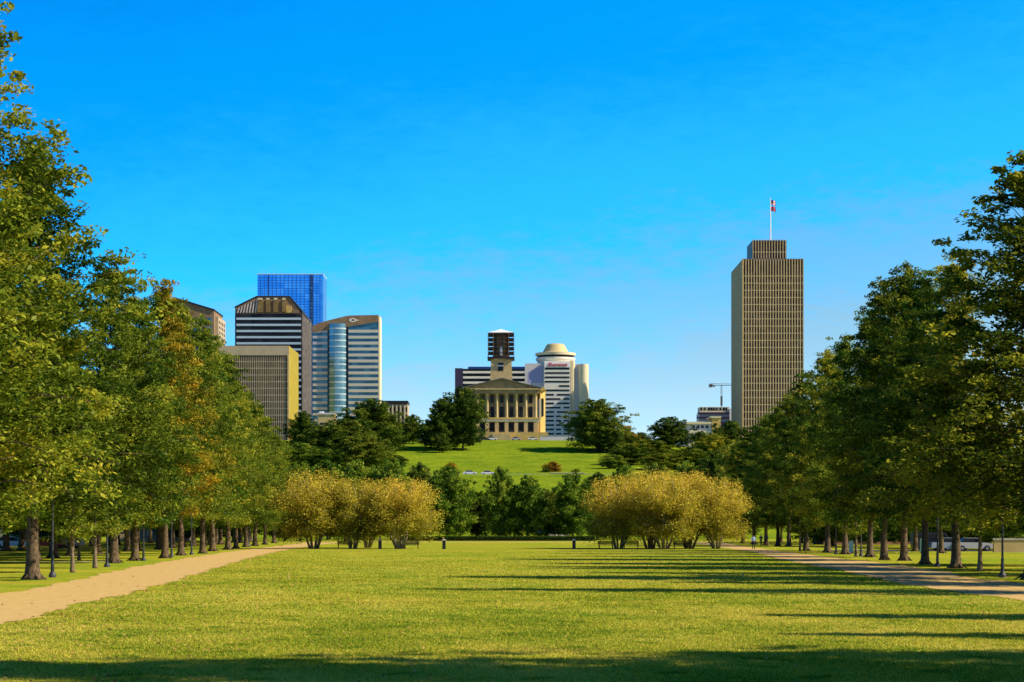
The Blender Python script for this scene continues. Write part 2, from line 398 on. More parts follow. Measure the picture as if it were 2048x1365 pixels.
def make_vase(name, seed, H, Rc, m, label, per=92, leaf=0.205):
    rng = np.random.default_rng(seed); rr = random.Random(seed)
    tb = MB(); cen = []; siz = []; ton = []
    ns = 9
    for s in range(ns):
        a = 2 * math.pi * s / ns + rr.uniform(-.3, .3); lean = rr.uniform(0.25, 0.75)
        p0 = np.array([0.42 * math.cos(a), 0.42 * math.sin(a), -0.05]); zt = H * rr.uniform(0.5, 0.62)
        p1 = np.array([(0.3 + Rc * lean * 0.36) * math.cos(a), (0.3 + Rc * lean * 0.36) * math.sin(a), H * 0.22])
        p2 = np.array([Rc * lean * 0.62 * math.cos(a), Rc * lean * 0.62 * math.sin(a), zt * 0.85])
        tb.tube([p0, p1, p2], [0.125, 0.10, 0.06], 7)
        for b in range(11):
            t = rr.random(); ph = a + rr.uniform(-1.1, 1.1)
            zz = H * (0.17 + 0.83 * t)
            rmax = Rc * math.sqrt(max(0.02, 1 - ((t - 0.38) / 0.66) ** 2)) if t > 0.06 else Rc * 0.78
            rt = rmax * rr.choice([rr.uniform(.4, .9), rr.uniform(.88, 1.0), rr.uniform(.9, 1.0)])
            B = np.array([rt * math.cos(ph), rt * math.sin(ph), zz]); mid = (p2 * 0.6 + B * 0.4) + np.array([0, 0, 0.3])
            if B[2] < p2[2]: st = p1 + (p2 - p1) * 0.4; mid = (st + B) / 2 + np.array([0, 0, 0.4])
            else: st = p2
            tb.tube([st, mid, B], [0.07, 0.045, 0.015], 4)
            for j in range(6):
                u = 0.35 + 0.68 * j / 5; p = (1 - u) ** 2 * st + 2 * u * (1 - u) * mid + u * u * B
                c = p + rng.normal(size=3) * 0.33
                k = int(per * rr.uniform(0.6, 1.2))
                q = rng.normal(size=(k, 3)) * np.array([0.40, 0.40, 0.36])
                cen.append(c + q); siz.append(leaf * rng.uniform(0.6, 1.3, k))
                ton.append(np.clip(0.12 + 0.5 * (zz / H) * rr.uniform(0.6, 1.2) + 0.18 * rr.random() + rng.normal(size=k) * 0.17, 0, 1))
    cen = np.concatenate(cen); siz = np.concatenate(siz); ton = np.concatenate(ton)
    root = thing(name, label, 'tree')
    tb.build('trunk', M['bark_pale'], root, smooth=True)
    cr = bpy.data.objects.new('crown', leaves_mesh('crown', cen, siz, ton, rng, m)); C.objects.link(cr); cr.parent = root
    return root

def set_crown_mat(root, m):
    for ch in root.children:
        if ch.name.startswith('crown'):
            ch.material_slots[0].link = 'OBJECT'; ch.material_slots[0].material = m
USED = {}
def place(proto, loc, rz=0.0, sx=1.0, sz=1.0, m=None, label=None, group=None):
    """the first call moves the prototype itself, later calls copy it"""
    if id(proto) not in USED:
        USED[id(proto)] = proto; o = proto
        o.location = loc; o.rotation_euler = (0, 0, rz); o.scale = (sx, sx, sz)
        if label: o['label'] = label
        if group: o['group'] = group
    else:
        o = copy_thing(proto, loc, rz, sx, sz, label, group)
    if m is not None or o is not proto: set_crown_mat(o, m or proto_mat[proto])
    return o
proto_mat = {}
def P(root, m): proto_mat[root] = m; return root

oaks = []
for s in range(4):
    oaks.append(P(make_tree('oak_tree', 11 + s, 22.0, 5.1, 3.2, 0.29, 104, 64, 0.24, PROF_OAK, M['leaf_oak'], M['bark'], 'oak', clump=0.68, flat_=0.6), M['leaf_oak']))
rounds = []
for s in range(3):
    rounds.append(P(make_tree('round_tree', 41 + s, 14.0, 5.6, 1.2, 0.22, 92, 44, 0.44, PROF_ROUND, M['leaf_mid'], M['bark'], 'round', flare=1.3, flat_=0.7, clump=0.85, droop=-12), M['leaf_mid']))
young = P(make_tree('young_tree', 77, 8.0, 2.0, 2.0, 0.13, 34, 26, 0.20, PROF_SLIM, M['leaf_oak'], M['bark_young'], 'young', flare=1.15, clump=0.45), M['leaf_oak'])
vases = [P(make_vase('spreading_tree', 91 + s, 9.2, 4.5, M['leaf_gold'], 'vase'), M['leaf_gold']) for s in range(2)]

rd = random.Random(4)
ORD = ['first', 'second', 'third', 'fourth', 'fifth', 'sixth', 'seventh', 'eighth', 'ninth', 'tenth', 'eleventh', 'twelfth', 'thirteenth', 'fourteenth', 'fifteenth', 'sixteenth', 'seventeenth', 'eighteenth', 'nineteenth', 'twentieth']
# avenue along the sunlit path: (base px, Y, height, scale, crown)
left = [(-70, 80, 22.9, 1.22, 'oak'), (65, 103, 21.3, 1.12, 'oak'), (228, 152, 22.4, 1.05, 'oak'), (270, 164, 21.0, .85, 'deep'), (330, 178, 23.6, 1.0, 'turn'),
        (362, 196, 23.4, .95, 'oak'), (405, 211, 23.8, 1.0, 'deep'), (425, 233, 23.4, .95, 'oak'), (456, 250, 23.2, 1.0, 'oak'), (472, 268, 21, .95, 'oak'), (492, 286, 21.2, 1., 'oak'),
        (510, 305, 20.6, 1.0, 'oak'), (530, 330, 20, 1., 'oak'), (548, 365, 19, 1.0, 'oak')]
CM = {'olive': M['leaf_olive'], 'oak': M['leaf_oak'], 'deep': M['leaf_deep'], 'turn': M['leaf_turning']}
for i, (px, Y, h, s, c) in enumerate(left):
    lab = {'oak': 'tall green oak', 'deep': 'tall deep green oak', 'turn': 'tall oak turning yellow and orange'}[c]
    if i == 0: lab = 'tall oak whose crown is cut by the picture edge beside the sunlit path'
    else: lab = '%s, %s trunk along the sunlit path row' % (lab, ORD[i - 1])
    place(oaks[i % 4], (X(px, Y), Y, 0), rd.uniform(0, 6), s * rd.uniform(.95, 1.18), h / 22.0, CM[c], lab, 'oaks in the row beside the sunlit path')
right = [(2066, 103, 21.2, 1.3, 'oak'), (1912, 133, 19.6, 1.0, 'oak'), (1850, 147, 20.5, .85, 'deep'), (1808, 164, 23.2, .95, 'oak'), (1768, 168, 22.5, .9, 'oak'), (1740, 184, 21.5, .9, 'deep'),
         (1690, 205, 21.3, .95, 'deep'), (1655, 223, 21.5, 1.0, 'oak'), (1612, 241, 20.5, .95, 'deep'), (1578, 296, 21.6, 1.0, 'oak'), (1556, 302, 20, .95, 'deep'), (1532, 314, 19.5, 1.0, 'deep'),
         (1508, 335, 19, 1.0, 'deep'), (1486, 362, 18, 1.0, 'oak')]
for i, (px, Y, h, s, c) in enumerate(right):
    lab = {'oak': 'tall olive green oak', 'deep': 'tall dark green oak'}[c]
    if i == 0: lab = 'big oak whose trunk is cut by the picture edge beside the shade-streaked path'
    else: lab = '%s, %s trunk along the shade-streaked path row' % (lab, ORD[i - 1])
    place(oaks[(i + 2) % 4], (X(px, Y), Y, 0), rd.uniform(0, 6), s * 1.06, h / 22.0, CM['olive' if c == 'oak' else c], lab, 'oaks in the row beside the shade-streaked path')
# trees outside the frame whose shade falls on the lawn
for Y, x, h, s in [(81, 25, 21.5, .85), (57, 24, 12.5, .65), (46, 24, 13.0, .5), (112, 38, 25, 1.2), (126, 37, 26, 1.2), (142, 39, 26, 1.3), (92, 36, 21, 1.1), (37, 27, 17.5, .8), (30.5, 23, 25, 1.6), (20, 24, 24, 1.4), (27, 36, 27, 1.4)]:
    place(oaks[int(Y) % 4], (x, Y, 0), rd.uniform(0, 6), s, h / 22.0, None, 'green oak beside the near end of the shade-streaked path, shading the lawn', 'oaks along the near path')
# outer rows
for r_, (x0, dx, ya, yb, st) in enumerate([(-35.5, -.05, 109, 400, 12), (-50, -.05, 120, 400, 16), (-64, -.05, 140, 380, 18)]):
    y = ya
    while y < yb:
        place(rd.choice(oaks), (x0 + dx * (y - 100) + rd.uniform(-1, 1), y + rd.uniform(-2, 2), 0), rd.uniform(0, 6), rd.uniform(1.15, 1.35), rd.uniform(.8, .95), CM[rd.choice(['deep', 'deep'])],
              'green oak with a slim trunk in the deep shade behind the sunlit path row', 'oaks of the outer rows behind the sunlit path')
        y += st
for r_, (x0, dx, ya, yb, st) in enumerate([(43, .04, 215, 400, 17), (56, .05, 262, 400, 18)]):
    y = ya
    while y < yb:
        if 246 < y < 288: y += st; continue
        place(rd.choice(oaks), (x0 + dx * (y - 200) + rd.uniform(-1, 1), y + rd.uniform(-2, 2), 0), rd.uniform(0, 6), rd.uniform(.85, 1.0), rd.uniform(.75, .9), CM['oak'],
              'yellow green oak lit from behind, beyond the shade-streaked path row', 'oaks of the outer rows behind the shade-streaked path')
        y += st
YG = 'young trees planted between the avenue oaks'
for px, Y, h, s, lab in [(145, 120, 7.2, 1, 'young tree with a thin pale trunk beside the big oak trunk and lamp post'), (158, 165, 7, 1, 'young tree with a thin crooked trunk on the pale footpath edge'),
                         (190, 133, 7.6, 1.1, 'young tree with a thin straight trunk just before the second lamp post'), (1960, 124, 8.2, 1.15, 'young tree with a thin dark trunk beside the tall lamp post'),
                         (1712, 188, 7.8, 1.1, 'young tree with a thin orange-lit trunk near the pale green panel'), (1600, 232, 7.5, 1, 'young slim tree between dark oak trunks by the bend of the path')]:
    place(young, (X(px, Y), Y, 0), rd.uniform(0, 6), s, h / 8.0, None, lab, YG)

# golden multi-stemmed trees at the end of the lawn
def hp(Y, top): return Z(top, Y)
for i, (px, Y, top, rpx, c, lab) in enumerate([
    (628, 262, 950, 70, 'gold', 'golden spreading tree with clustered pale stems, outermost of its clump by the sunlit path'),
    (706, 262, 964, 52, 'gold', 'golden green spreading tree between two larger golden trees'),
    (735, 275, 975, 45, 'dull', 'small dull golden tree set back in the shade of its clump'),
    (800, 262, 963, 66, 'gold', 'golden spreading tree with wide pale vase-shaped stems next to the dark bollard'),
    (1237, 262, 961, 58, 'gold', 'golden spreading tree with an orange flank, nearest the bollard and bench'),
    (1300, 268, 949, 66, 'gold', 'tall golden spreading tree in the middle of the wide golden clump'),
    (1328, 258, 952, 64, 'dull', 'dull golden tree with crossing dark stems in the wide golden clump'),
    (1378, 266, 951, 66, 'gold', 'broad bright yellow tree with dark stems in the wide golden clump'),
    (1432, 262, 964, 56, 'gold', 'golden tree at the end of the wide golden clump, nearest the walker')]):
    H_ = hp(Y, top)
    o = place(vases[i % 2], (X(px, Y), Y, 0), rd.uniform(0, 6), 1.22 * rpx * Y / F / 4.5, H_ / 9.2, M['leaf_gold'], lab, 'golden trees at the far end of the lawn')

# row of round trees behind the lawn
ROWL = 'round green trees in the row behind the lawn'
for i, (px, Y, top, rpx, c, lab) in enumerate([
    (600, 470, 930, 45, 'leaf_mid', 'green tree behind the end of the sunlit oak row'),
    (655, 465, 925, 48, 'leaf_mid', 'round green tree rising behind the outermost golden tree'),
    (715, 470, 922, 48, 'leaf_mid', 'round green tree above the gap between golden trees'),
    (782, 468, 922, 45, 'leaf_mid', 'round green tree with a lumpy top above the vase-shaped golden tree'),
    (840, 480, 930, 38, 'leaf_dark', 'dark green tree half hidden by the vase-shaped golden tree'),
    (895, 462, 934, 52, 'leaf_mid', 'largest bright green tree of the row, above the first bollard'),
    (958, 475, 985, 30, 'leaf_dark', 'low dark tree below the gap that shows the hill lawn'),
    (1000, 465, 938, 29, 'leaf_mid', 'narrow green tree with a dark domed top in the middle of the row'),
    (1055, 465, 953, 38, 'leaf_mid', 'green tree with a yellow green flank beyond the middle of the row'),
    (1100, 480, 982, 30, 'leaf_dark', 'low dark tree behind the blue parasol'),
    (1146, 462, 950, 40, 'leaf_mid', 'dark green tree standing over the white van'),
    (1195, 470, 948, 38, 'leaf_dark', 'dark tree behind the orange flank of the golden clump'),
    (1250, 475, 935, 42, 'leaf_mid', 'green tree top over the left end of the wide golden clump'.replace('left end', 'rising start')),
    (1310, 470, 930, 45, 'leaf_dark', 'dark green tree top over the middle of the wide golden clump'),
    (1375, 475, 925, 45, 'leaf_mid', 'yellow green tree top over the wide golden clump'),
    (1430, 470, 905, 45, 'leaf_dark', 'dark tree between the golden clump and the avenue oaks'),
    (1475, 450, 890, 48, 'leaf_dark', 'dark bushy tree closing the shade-streaked avenue')]):
    place(rounds[i % 3], (X(px, Y), Y, 0), rd.uniform(0, 6), 1.12 * rpx * Y / F / 5.6, hp(Y, top) / 14.0, M[c], lab, ROWL)

# second, staggered row behind it and dark trees closing the ends of both avenues
for px in list(range(570, 1500, 48)):
    if 860 < px < 1180 and (px // 48) % 2: continue
    Y = 508 + rd.uniform(-8, 6); top = 978 + rd.uniform(-12, 10) if 860 < px < 1180 else 950 + rd.uniform(-12, 12)
    place(rd.choice(rounds), (X(px + rd.uniform(-10, 10), Y), Y, 0), rd.uniform(0, 6), rd.uniform(.72, .9), hp(Y, top) / 14.0, M[rd.choice(['leaf_dark', 'leaf_mid', 'leaf_dark'])],
          'green tree of the set-back row behind the end of the lawn', 'set-back row of trees behind the end of the lawn')
for k in range(16):
    Y = rd.uniform(400, 455); x = -rd.uniform(34, 110)
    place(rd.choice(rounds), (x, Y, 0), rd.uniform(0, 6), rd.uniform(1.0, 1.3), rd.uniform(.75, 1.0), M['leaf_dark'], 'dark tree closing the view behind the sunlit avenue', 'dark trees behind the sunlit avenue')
for k in range(14):
    Y = rd.uniform(340, 440); x = rd.uniform(44, 120)
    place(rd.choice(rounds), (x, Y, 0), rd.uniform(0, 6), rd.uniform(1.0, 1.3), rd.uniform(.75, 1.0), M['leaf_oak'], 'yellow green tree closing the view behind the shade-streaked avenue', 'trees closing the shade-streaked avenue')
for px, Y, lab in [(1990, 246, 'low bright tree behind the beige wall beyond the lawn'), (1925, 262, 'low bright tree over the parked cars'), (1830, 275, 'low bright tree beyond the flared oak trunks'), (1740, 290, 'low bright tree seen between dark trunks'), (1660, 300, 'low bright tree near the far end of the dark trunks'), (2060, 255, 'low bright tree cut by the picture edge behind the wall')]:
    place(rd.choice(rounds), (X(px, Y), Y, 0), rd.uniform(0, 6), .95, .62, M['leaf_mid'], lab, 'low sunlit trees beyond the shade-streaked avenue')

# trees on and around the capitol hill
HG = 'trees on the capitol hill'
for i, (px, Y, top, rpx, c, lab) in enumerate([
    (926, 852, 776, 46, 'leaf_dark', 'large dark tree overlapping the columned portico'),
    (888, 850, 796, 40, 'leaf_dark', 'large airy dark tree at the edge of the pair by the portico'),
    (862, 862, 842, 25, 'leaf_dark', 'small round dark tree below the large pair on the hill lawn'),
    (826, 885, 830, 26, 'leaf_dark', 'dark tree against the sky between the glass tower and the big pair'),
    (800, 885, 846, 22, 'leaf_dark', 'dark low tree at the top edge of the hill lawn'),
    (1194, 846, 799, 62, 'leaf_dark', 'large round tree casting shade on the hill lawn below the hotel'),
    (1226, 878, 856, 26, 'leaf_mid', 'small green tree beside the large round hilltop tree'),
    (1256, 880, 862, 24, 'leaf_turning', 'small yellow orange tree beneath the brick block'),
    (1282, 900, 868, 20, 'leaf_dark', 'low dark tree under the pale skyline gap'),
    (742, 830, 800, 60, 'leaf_dark', 'biggest dark tree mass below the striped glass tower'),
    (690, 800, 838, 58, 'leaf_dark', 'broad dark tree below the low concrete block'),
    (640, 800, 852, 45, 'leaf_dark', 'dark tree next to the yellow end wall of the fin building'),
    (606, 830, 824, 32, 'leaf_dark', 'dark reddish tree touching the yellow end wall'),
    (782, 850, 834, 28, 'leaf_dark', 'dark tree on the slope between the biggest mass and the hill lawn'),
    (725, 720, 866, 58, 'leaf_dark', 'dense dark tree low on the wooded slope'),
    (655, 715, 898, 42, 'leaf_mid', 'mid green tree low on the wooded slope'),
    (600, 720, 885, 45, 'leaf_mid', 'green tree low on the slope behind the sunlit avenue'),
    (1340, 868, 834, 44, 'leaf_dark', 'rounded dark tree standing alone against the skyline'),
    (1300, 800, 880, 46, 'leaf_oak', 'olive spreading tree on the sunny shoulder of the hill'),
    (1258, 770, 892, 42, 'leaf_dark', 'dark spreading tree beside the edge of the hill lawn'),
    (1325, 730, 905, 46, 'leaf_oak', 'olive tree low on the slope above the golden clump'),
    (1378, 735, 895, 42, 'leaf_oak', 'yellow olive tree above the golden clump'),
    (1402, 850, 862, 24, 'leaf_dark', 'dark tree in front of the domed stone building'.replace('domed ', 'terraced ')),
    (1425, 780, 868, 38, 'leaf_olive', 'olive tree before the terraced stone building'),
    (1217, 838, 852, 28, 'leaf_dark', 'dark tree tucked under the crown of the large round hilltop tree'),
    (1264, 840, 872, 26, 'leaf_dark', 'dark tree below the small yellow orange hilltop tree'),
    (1246, 815, 884, 20, 'leaf_dark', 'low dark tree shading the edge of the hill lawn'),
    (1285, 800, 880, 34, 'leaf_oak', 'olive tree between the hill lawn edge and the sunny shoulder'),
    (884, 838, 866, 16, 'leaf_dark', 'slim dark tree standing before the airy tree on the hill'),
    (790, 740, 912, 26, 'leaf_dark', 'dark tree low at the wooded edge of the hill lawn'),
    (1228, 740, 915, 26, 'leaf_mid', 'green tree low at the edge of the hill lawn above the golden clump'),
    (1460, 790, 842, 42, 'leaf_dark', 'dark tree at the foot of the tall fin tower')]):
    x = X(px, Y); z = terr(x, Y)
    place(rounds[(i + 1) % 3], (x, Y, z - 0.2), rd.uniform(0, 6), rpx * Y / F / 5.3, max(5.0, Z(top, Y) - z) / 14.0, M[c], lab, HG)
# amber shrubs on the hill foot
for px, Y, top, rpx, c, lab in [(1105, 712, 924, 17, 'leaf_amber', 'round amber shrub standing on the hill street bank'), (1092, 708, 935, 9, 'leaf_dark', 'small dark shrub beside the round amber shrub'),
                                (1152, 709, 938, 10, 'leaf_mid', 'small green shrub at the end of the pale parapet wall'), (902, 708, 926, 14, 'leaf_turning', 'yellow shrub above the bright green row tree')]:
    x = X(px, Y); z = terr(x, Y)
    place(rounds[1], (x, Y, z - 1.0), rd.uniform(0, 6), rpx * Y / F / 5.3, (Z(top, Y) - z + 1.0) / 14.0, M[c], lab, 'shrubs along the hill street')

# hedge added across the end of the lawn to ensure its dark shade band
rng = np.random.default_rng(8); n = 42000
c = np.stack([rng.uniform(-24, 17, n), rng.uniform(432, 435, n), 0.85 * rng.random(n) ** 0.6 + 0.15 * rng.random(n)], 1)
hedge = thing('hedge', 'long low dark hedge added for the shade band at the far end of the lawn', 'hedge', (0, 0, 0))
o = bpy.data.objects.new('foliage', leaves_mesh('foliage', c, rng.uniform(0.15, 0.35, n), np.clip(rng.normal(size=n) * 0.15 + 0.3, 0, 1), rng, M['leaf_dark'])); C.objects.link(o); o.parent = hedge
mb = MB(); mb.box(-24, 17, 432.4, 434.6, 0, 0.7); mb.build('stem', M['bark'], hedge)

# near grass blades
rng = np.random.default_rng(3); n = 760000
Yb = 1.0 / rng.uniform(1 / 330.0, 1 / 32.0, n); Xb = rng.uniform(-0.26, 0.26, n) * Yb
keep = (Xb > np.interp(Yb, [p[0] for p in PL_IN], [p[1] for p in PL_IN]) + 0.15) & (Xb < np.interp(Yb, [p[0] for p in PR_IN], [p[1] for p in PR_IN]) - 0.15)
patch = np.sin(Xb * 0.9 + 2 * np.sin(Yb * 0.31)) * np.sin(Yb * 0.47 + Xb * 0.35) + 0.9 * np.sin(Xb * 0.21 + 1.3 * np.sin(Yb * 0.09)) * np.sin(Yb * 0.13 + 1)
Xb, Yb, patch = Xb[keep], Yb[keep], patch[keep]; n = len(Xb)
hgt = rng.uniform(0.018, 0.05, n) * (0.9 + np.minimum(Yb, 120) / 300) * np.clip((340 - Yb) / 180, .2, 1); wd = rng.uniform(0.006, 0.014, n) * (0.6 + Yb / 75)
az = rng.uniform(0, 2 * np.pi, n); ln = rng.normal(size=(n, 2)) * 0.8
b0 = np.stack([Xb - np.cos(az) * wd, Yb - np.sin(az) * wd, np.zeros(n)], 1); b1 = np.stack([Xb + np.cos(az) * wd, Yb + np.sin(az) * wd, np.zeros(n)], 1)
tp = np.stack([Xb + ln[:, 0] * hgt, Yb + ln[:, 1] * hgt, hgt], 1)
me = bpy.data.meshes.new('grass'); me.vertices.add(3 * n); me.vertices.foreach_set('co', np.stack([b0, b1, tp], 1).astype(np.float32).ravel())
me.loops.add(3 * n); me.loops.foreach_set('vertex_index', np.arange(3 * n, dtype=np.int32)); me.polygons.add(n); me.polygons.foreach_set('loop_start', np.arange(0, 3 * n, 3, dtype=np.int32)); me.update(calc_edges=True)
a = me.attributes.new('tone', 'FLOAT', 'FACE'); a.data.foreach_set('value', np.clip(0.5 - 0.3 * ((np.sin(Xb * 2.1 + 1.7 * np.sin(Yb * .8)) * np.sin(Yb * 1.3 + Xb * .6)) > .82) + 0.16 * patch + rng.normal(size=n) * 0.2, 0, 1).astype(np.float32))
M['blade'] = leaf_mat('grass_blades', [(0.09, 0.18, 0.010), (0.28, 0.34, 0.022), (0.52, 0.48, 0.045), (0.72, 0.56, 0.12)], trans=0.35)
me.materials.append(M['blade']); g = bpy.data.objects.new('grass', me); C.objects.link(g)
tag(g, 'short yellow green grass blades on the near lawn', 'grass', kind='stuff')

# fallen leaves on the turf beside both paths
rng = np.random.default_rng(21); n = 4200
Yl = 1.0 / rng.uniform(1 / 260.0, 1 / 33.0, n); sd = rng.random(n) < 0.6
edge = np.where(sd, np.interp(Yl, [p[0] for p in PL_IN], [p[1] for p in PL_IN]), np.interp(Yl, [p[0] for p in PR_OUT], [p[1] for p in PR_OUT]))
off = rng.exponential(4.5, n) * np.where(rng.random(n) < .93, 1, -1); Xl = np.where(sd, edge + off, edge + off)
c = np.stack([Xl, Yl, rng.uniform(0.02, 0.06, n)], 1)
o = bpy.data.objects.new('fallen_leaves', leaves_mesh('fallen_leaves', c, rng.uniform(0.05, 0.12, n) * (0.8 + Yl / 150), rng.random(n), rng, leaf_mat('dry_leaves', [(0.28, 0.16, 0.05), (0.42, 0.26, 0.07), (0.6, 0.42, 0.12)]), up=1.5)); C.objects.link(o)
tag(o, 'dry brown and amber leaves fallen on the grass and paths', 'fallen leaves', kind='stuff')

# ------------------------------------------------------------------ building materials
M['lime'] = mat('limestone', (0.40, 0.29, 0.12), 0.85, col2=(0.52, 0.39, 0.18), scale=0.5, bump=0.05)
M['limegold'] = mat('warm_limestone', (0.42, 0.29, 0.08), 0.85, col2=(0.55, 0.38, 0.12), scale=0.6)  # yellow on the capitol wing and stone building face stands for sunlight
M['limedark'] = mat('dark_limestone', (0.21, 0.155, 0.075), 0.9, col2=(0.31, 0.235, 0.115), scale=0.4)  # darker tone of the same limestone
M['tan'] = mat('tan_precast', (0.36, 0.29, 0.19), 0.85, col2=(0.42, 0.34, 0.23), scale=0.2)
M['sunyellow'] = mat('sun_yellow_stone', (0.27, 0.215, 0.022), 0.8, col2=(0.33, 0.26, 0.032), scale=0.3)  # end wall stone with the sun's yellow put into its colour
M['white'] = mat('white_precast', (0.66, 0.62, 0.52), 0.7, col2=(0.74, 0.70, 0.60), scale=0.15)
M['offwhite'] = mat('grey_precast', (0.50, 0.47, 0.48), 0.7, col2=(0.58, 0.54, 0.52), scale=0.15)
M['cream'] = mat('cream_precast', (0.62, 0.55, 0.36), 0.7)
M['darkglass'] = mat('dark_glass', (0.006, 0.009, 0.014), 0.3, spec=0.15)
M['tealglass'] = glass('teal_glass', (0.02, 0.10, 0.15), 0.15, 0.4)
M['blueglass'] = glass('blue_glass', (0.05, 0.34, 0.85), 0.14, 0.55)
M['bayglass'] = glass('bay_glass', (0.10, 0.25, 0.34), 0.3, 0.5)
M['bluemull'] = mat('blue_mullion', (0.01, 0.05, 0.22), 0.5)
M['granite'] = mat('grey_granite', (0.035, 0.032, 0.03), 0.8, col2=(0.12, 0.10, 0.09), scale=0.35, detail=8)
M['panelblue'] = mat('pale_blue_spandrel', (0.42, 0.53, 0.60), 0.4)
M['brownstone'] = mat('brown_stone', (0.17, 0.11, 0.065), 0.8, col2=(0.24, 0.16, 0.09), scale=0.3)
M['amber'] = mat('amber_glass', (0.16, 0.085, 0.02), 0.25, 0.4, col2=(0.30, 0.17, 0.04), scale=0.25)
M['finbronze'] = mat('bronze_glazing', (0.075, 0.046, 0.03), 0.5, 0.0, col2=(0.12, 0.078, 0.05), scale=0.1, spec=0.2)
M['fin'] = mat('gilded_mullion', (0.56, 0.43, 0.23), 0.6)
M['darkmetal'] = mat('dark_metal', (0.02, 0.022, 0.025), 0.5, 0.3)
M['steel'] = mat('painted_steel', (0.25, 0.25, 0.24), 0.5, 0.4)
M['purple'] = mat('dark_purple_panel', (0.035, 0.025, 0.07), 0.4)
M['brick'] = mat('red_brick', (0.20, 0.10, 0.06), 0.9, col2=(0.30, 0.17, 0.10), scale=1.5)
M['roof'] = mat('roof_metal', (0.10, 0.10, 0.09), 0.6)
M['whitepaint'] = mat('white_paint', (0.78, 0.78, 0.76), 0.45)
M['red'] = mat('sign_red', (0.55, 0.02, 0.03), 0.5)
M['netting'] = mat('scaffold_netting', (0.12, 0.05, 0.035), 0.9, col2=(0.22, 0.13, 0.09), scale=0.7)
M['flagblue'] = mat('flag_blue', (0.02, 0.03, 0.16), 0.7); M['flagred'] = mat('flag_red', (0.55, 0.03, 0.05), 0.7)
M['bronze'] = mat('dome_bronze', (0.16, 0.14, 0.07), 0.4, 0.5)
M['crane'] = mat('crane_paint', (0.10, 0.09, 0.09), 0.6)

def vary(m, col, col2, sx=3.2, sz=3.6, p=0.6):
    n = m.node_tree.nodes; l = m.node_tree.links; b = n['Principled BSDF']
    tc = n.new('ShaderNodeTexCoord'); sn = n.new('ShaderNodeVectorMath'); sn.operation = 'SNAP'; sn.inputs[1].default_value = (sx, sx, sz)
    wn = n.new('ShaderNodeTexWhiteNoise'); rp_ = n.new('ShaderNodeValToRGB'); rp_.color_ramp.elements[0].position = p * .4; rp_.color_ramp.elements[1].position = 1.0
    rp_.color_ramp.elements[0].color = (*col, 1); rp_.color_ramp.elements[1].color = (*col2, 1)
    l.new(tc.outputs['Object'], sn.inputs[0]); l.new(sn.outputs[0], wn.inputs['Vector']); l.new(wn.outputs['Value'], rp_.inputs[0]); l.new(rp_.outputs[0], b.inputs['Base Color'])
vary(M['finbronze'], (0.05, 0.032, 0.022), (0.17, 0.115, 0.075))
vary(M['tealglass'], (0.012, 0.07, 0.11), (0.06, 0.17, 0.22))
vary(M['darkglass'], (0.003, 0.005, 0.009), (0.02, 0.023, 0.028))
vary(M['blueglass'], (0.03, 0.29, 0.80), (0.10, 0.42, 0.90), 5, 4)
vary(M['bayglass'], (0.07, 0.20, 0.29), (0.16, 0.33, 0.42))

class Bld:
    def __init__(s, name, label, pxc, Y, cat='building'):
        s.Y = Y; s.xc = X(pxc, Y); s.zb = terr(s.xc, Y) - 0.3
        s.root = thing(name, label, cat, (s.xc, Y, s.zb))
    def x(s, px): return X(px, s.Y) - s.xc
    def z(s, py): return Z(py, s.Y) - s.zb
    def box(s, name, m, p0, p1, ya, yb, t, b=None, parent=None):
        mb = MB(); mb.box(s.x(p0), s.x(p1), ya, yb, 0.0 if b is None else s.z(b), s.z(t)); return mb.build(name, m, parent or s.root)

def bands(B, name, m, p0, p1, ya, yb, first, period, thick, last, parent=None):
    y = first
    while y < last:
        B.box(name, m, p0, p1, ya, yb, y - thick / 2, y + thick / 2, parent); y += period

# 1 brown building with a sloping roof, far side of the avenue
B = Bld('office_building', 'brown stone building with sloped dark roof line, mostly behind the sunlit oaks', 390, 1350)
D = 40
mb = MB(); mb.prism([(B.x(330), 0), (B.x(428), 0), (B.x(428), B.z(622)), (B.x(355), B.z(600)), (B.x(330), B.z(600))], 0, D); mb.build('wall', M['brownstone'], B.root)
mb = MB(); mb.prism([(B.x(328), B.z(600)), (B.x(355), B.z(600)), (B.x(429), B.z(622)), (B.x(429), B.z(619)), (B.x(355), B.z(596.5)), (B.x(328), B.z(596.5))], -0.8, D + .5); mb.build('roof', M['darkmetal'], B.root)
for k, p in enumerate([(386, 396), (399, 410), (412, 424)]):
    for r0 in range(0, 8):
        B.box('window', M['tealglass'], p[0], p[1], -0.15, 0.3, 636 + 18 * r0, 650 + 18 * r0)
mb = MB(); mb.box(B.x(428) + .02, B.x(434), 6, D, 0, B.z(632)); mb.build('side_wing', M['tan'], B.root)
for k in range(4):
    for r0 in range(8):
        mb = MB(); yy = 9 + k * 7.8; mb.box(B.x(434), B.x(434) + .12, yy, yy + 3.2, B.z(645 + r0 * 10), B.z(639 + r0 * 10)); mb.build('window', M['darkglass'], B.root)

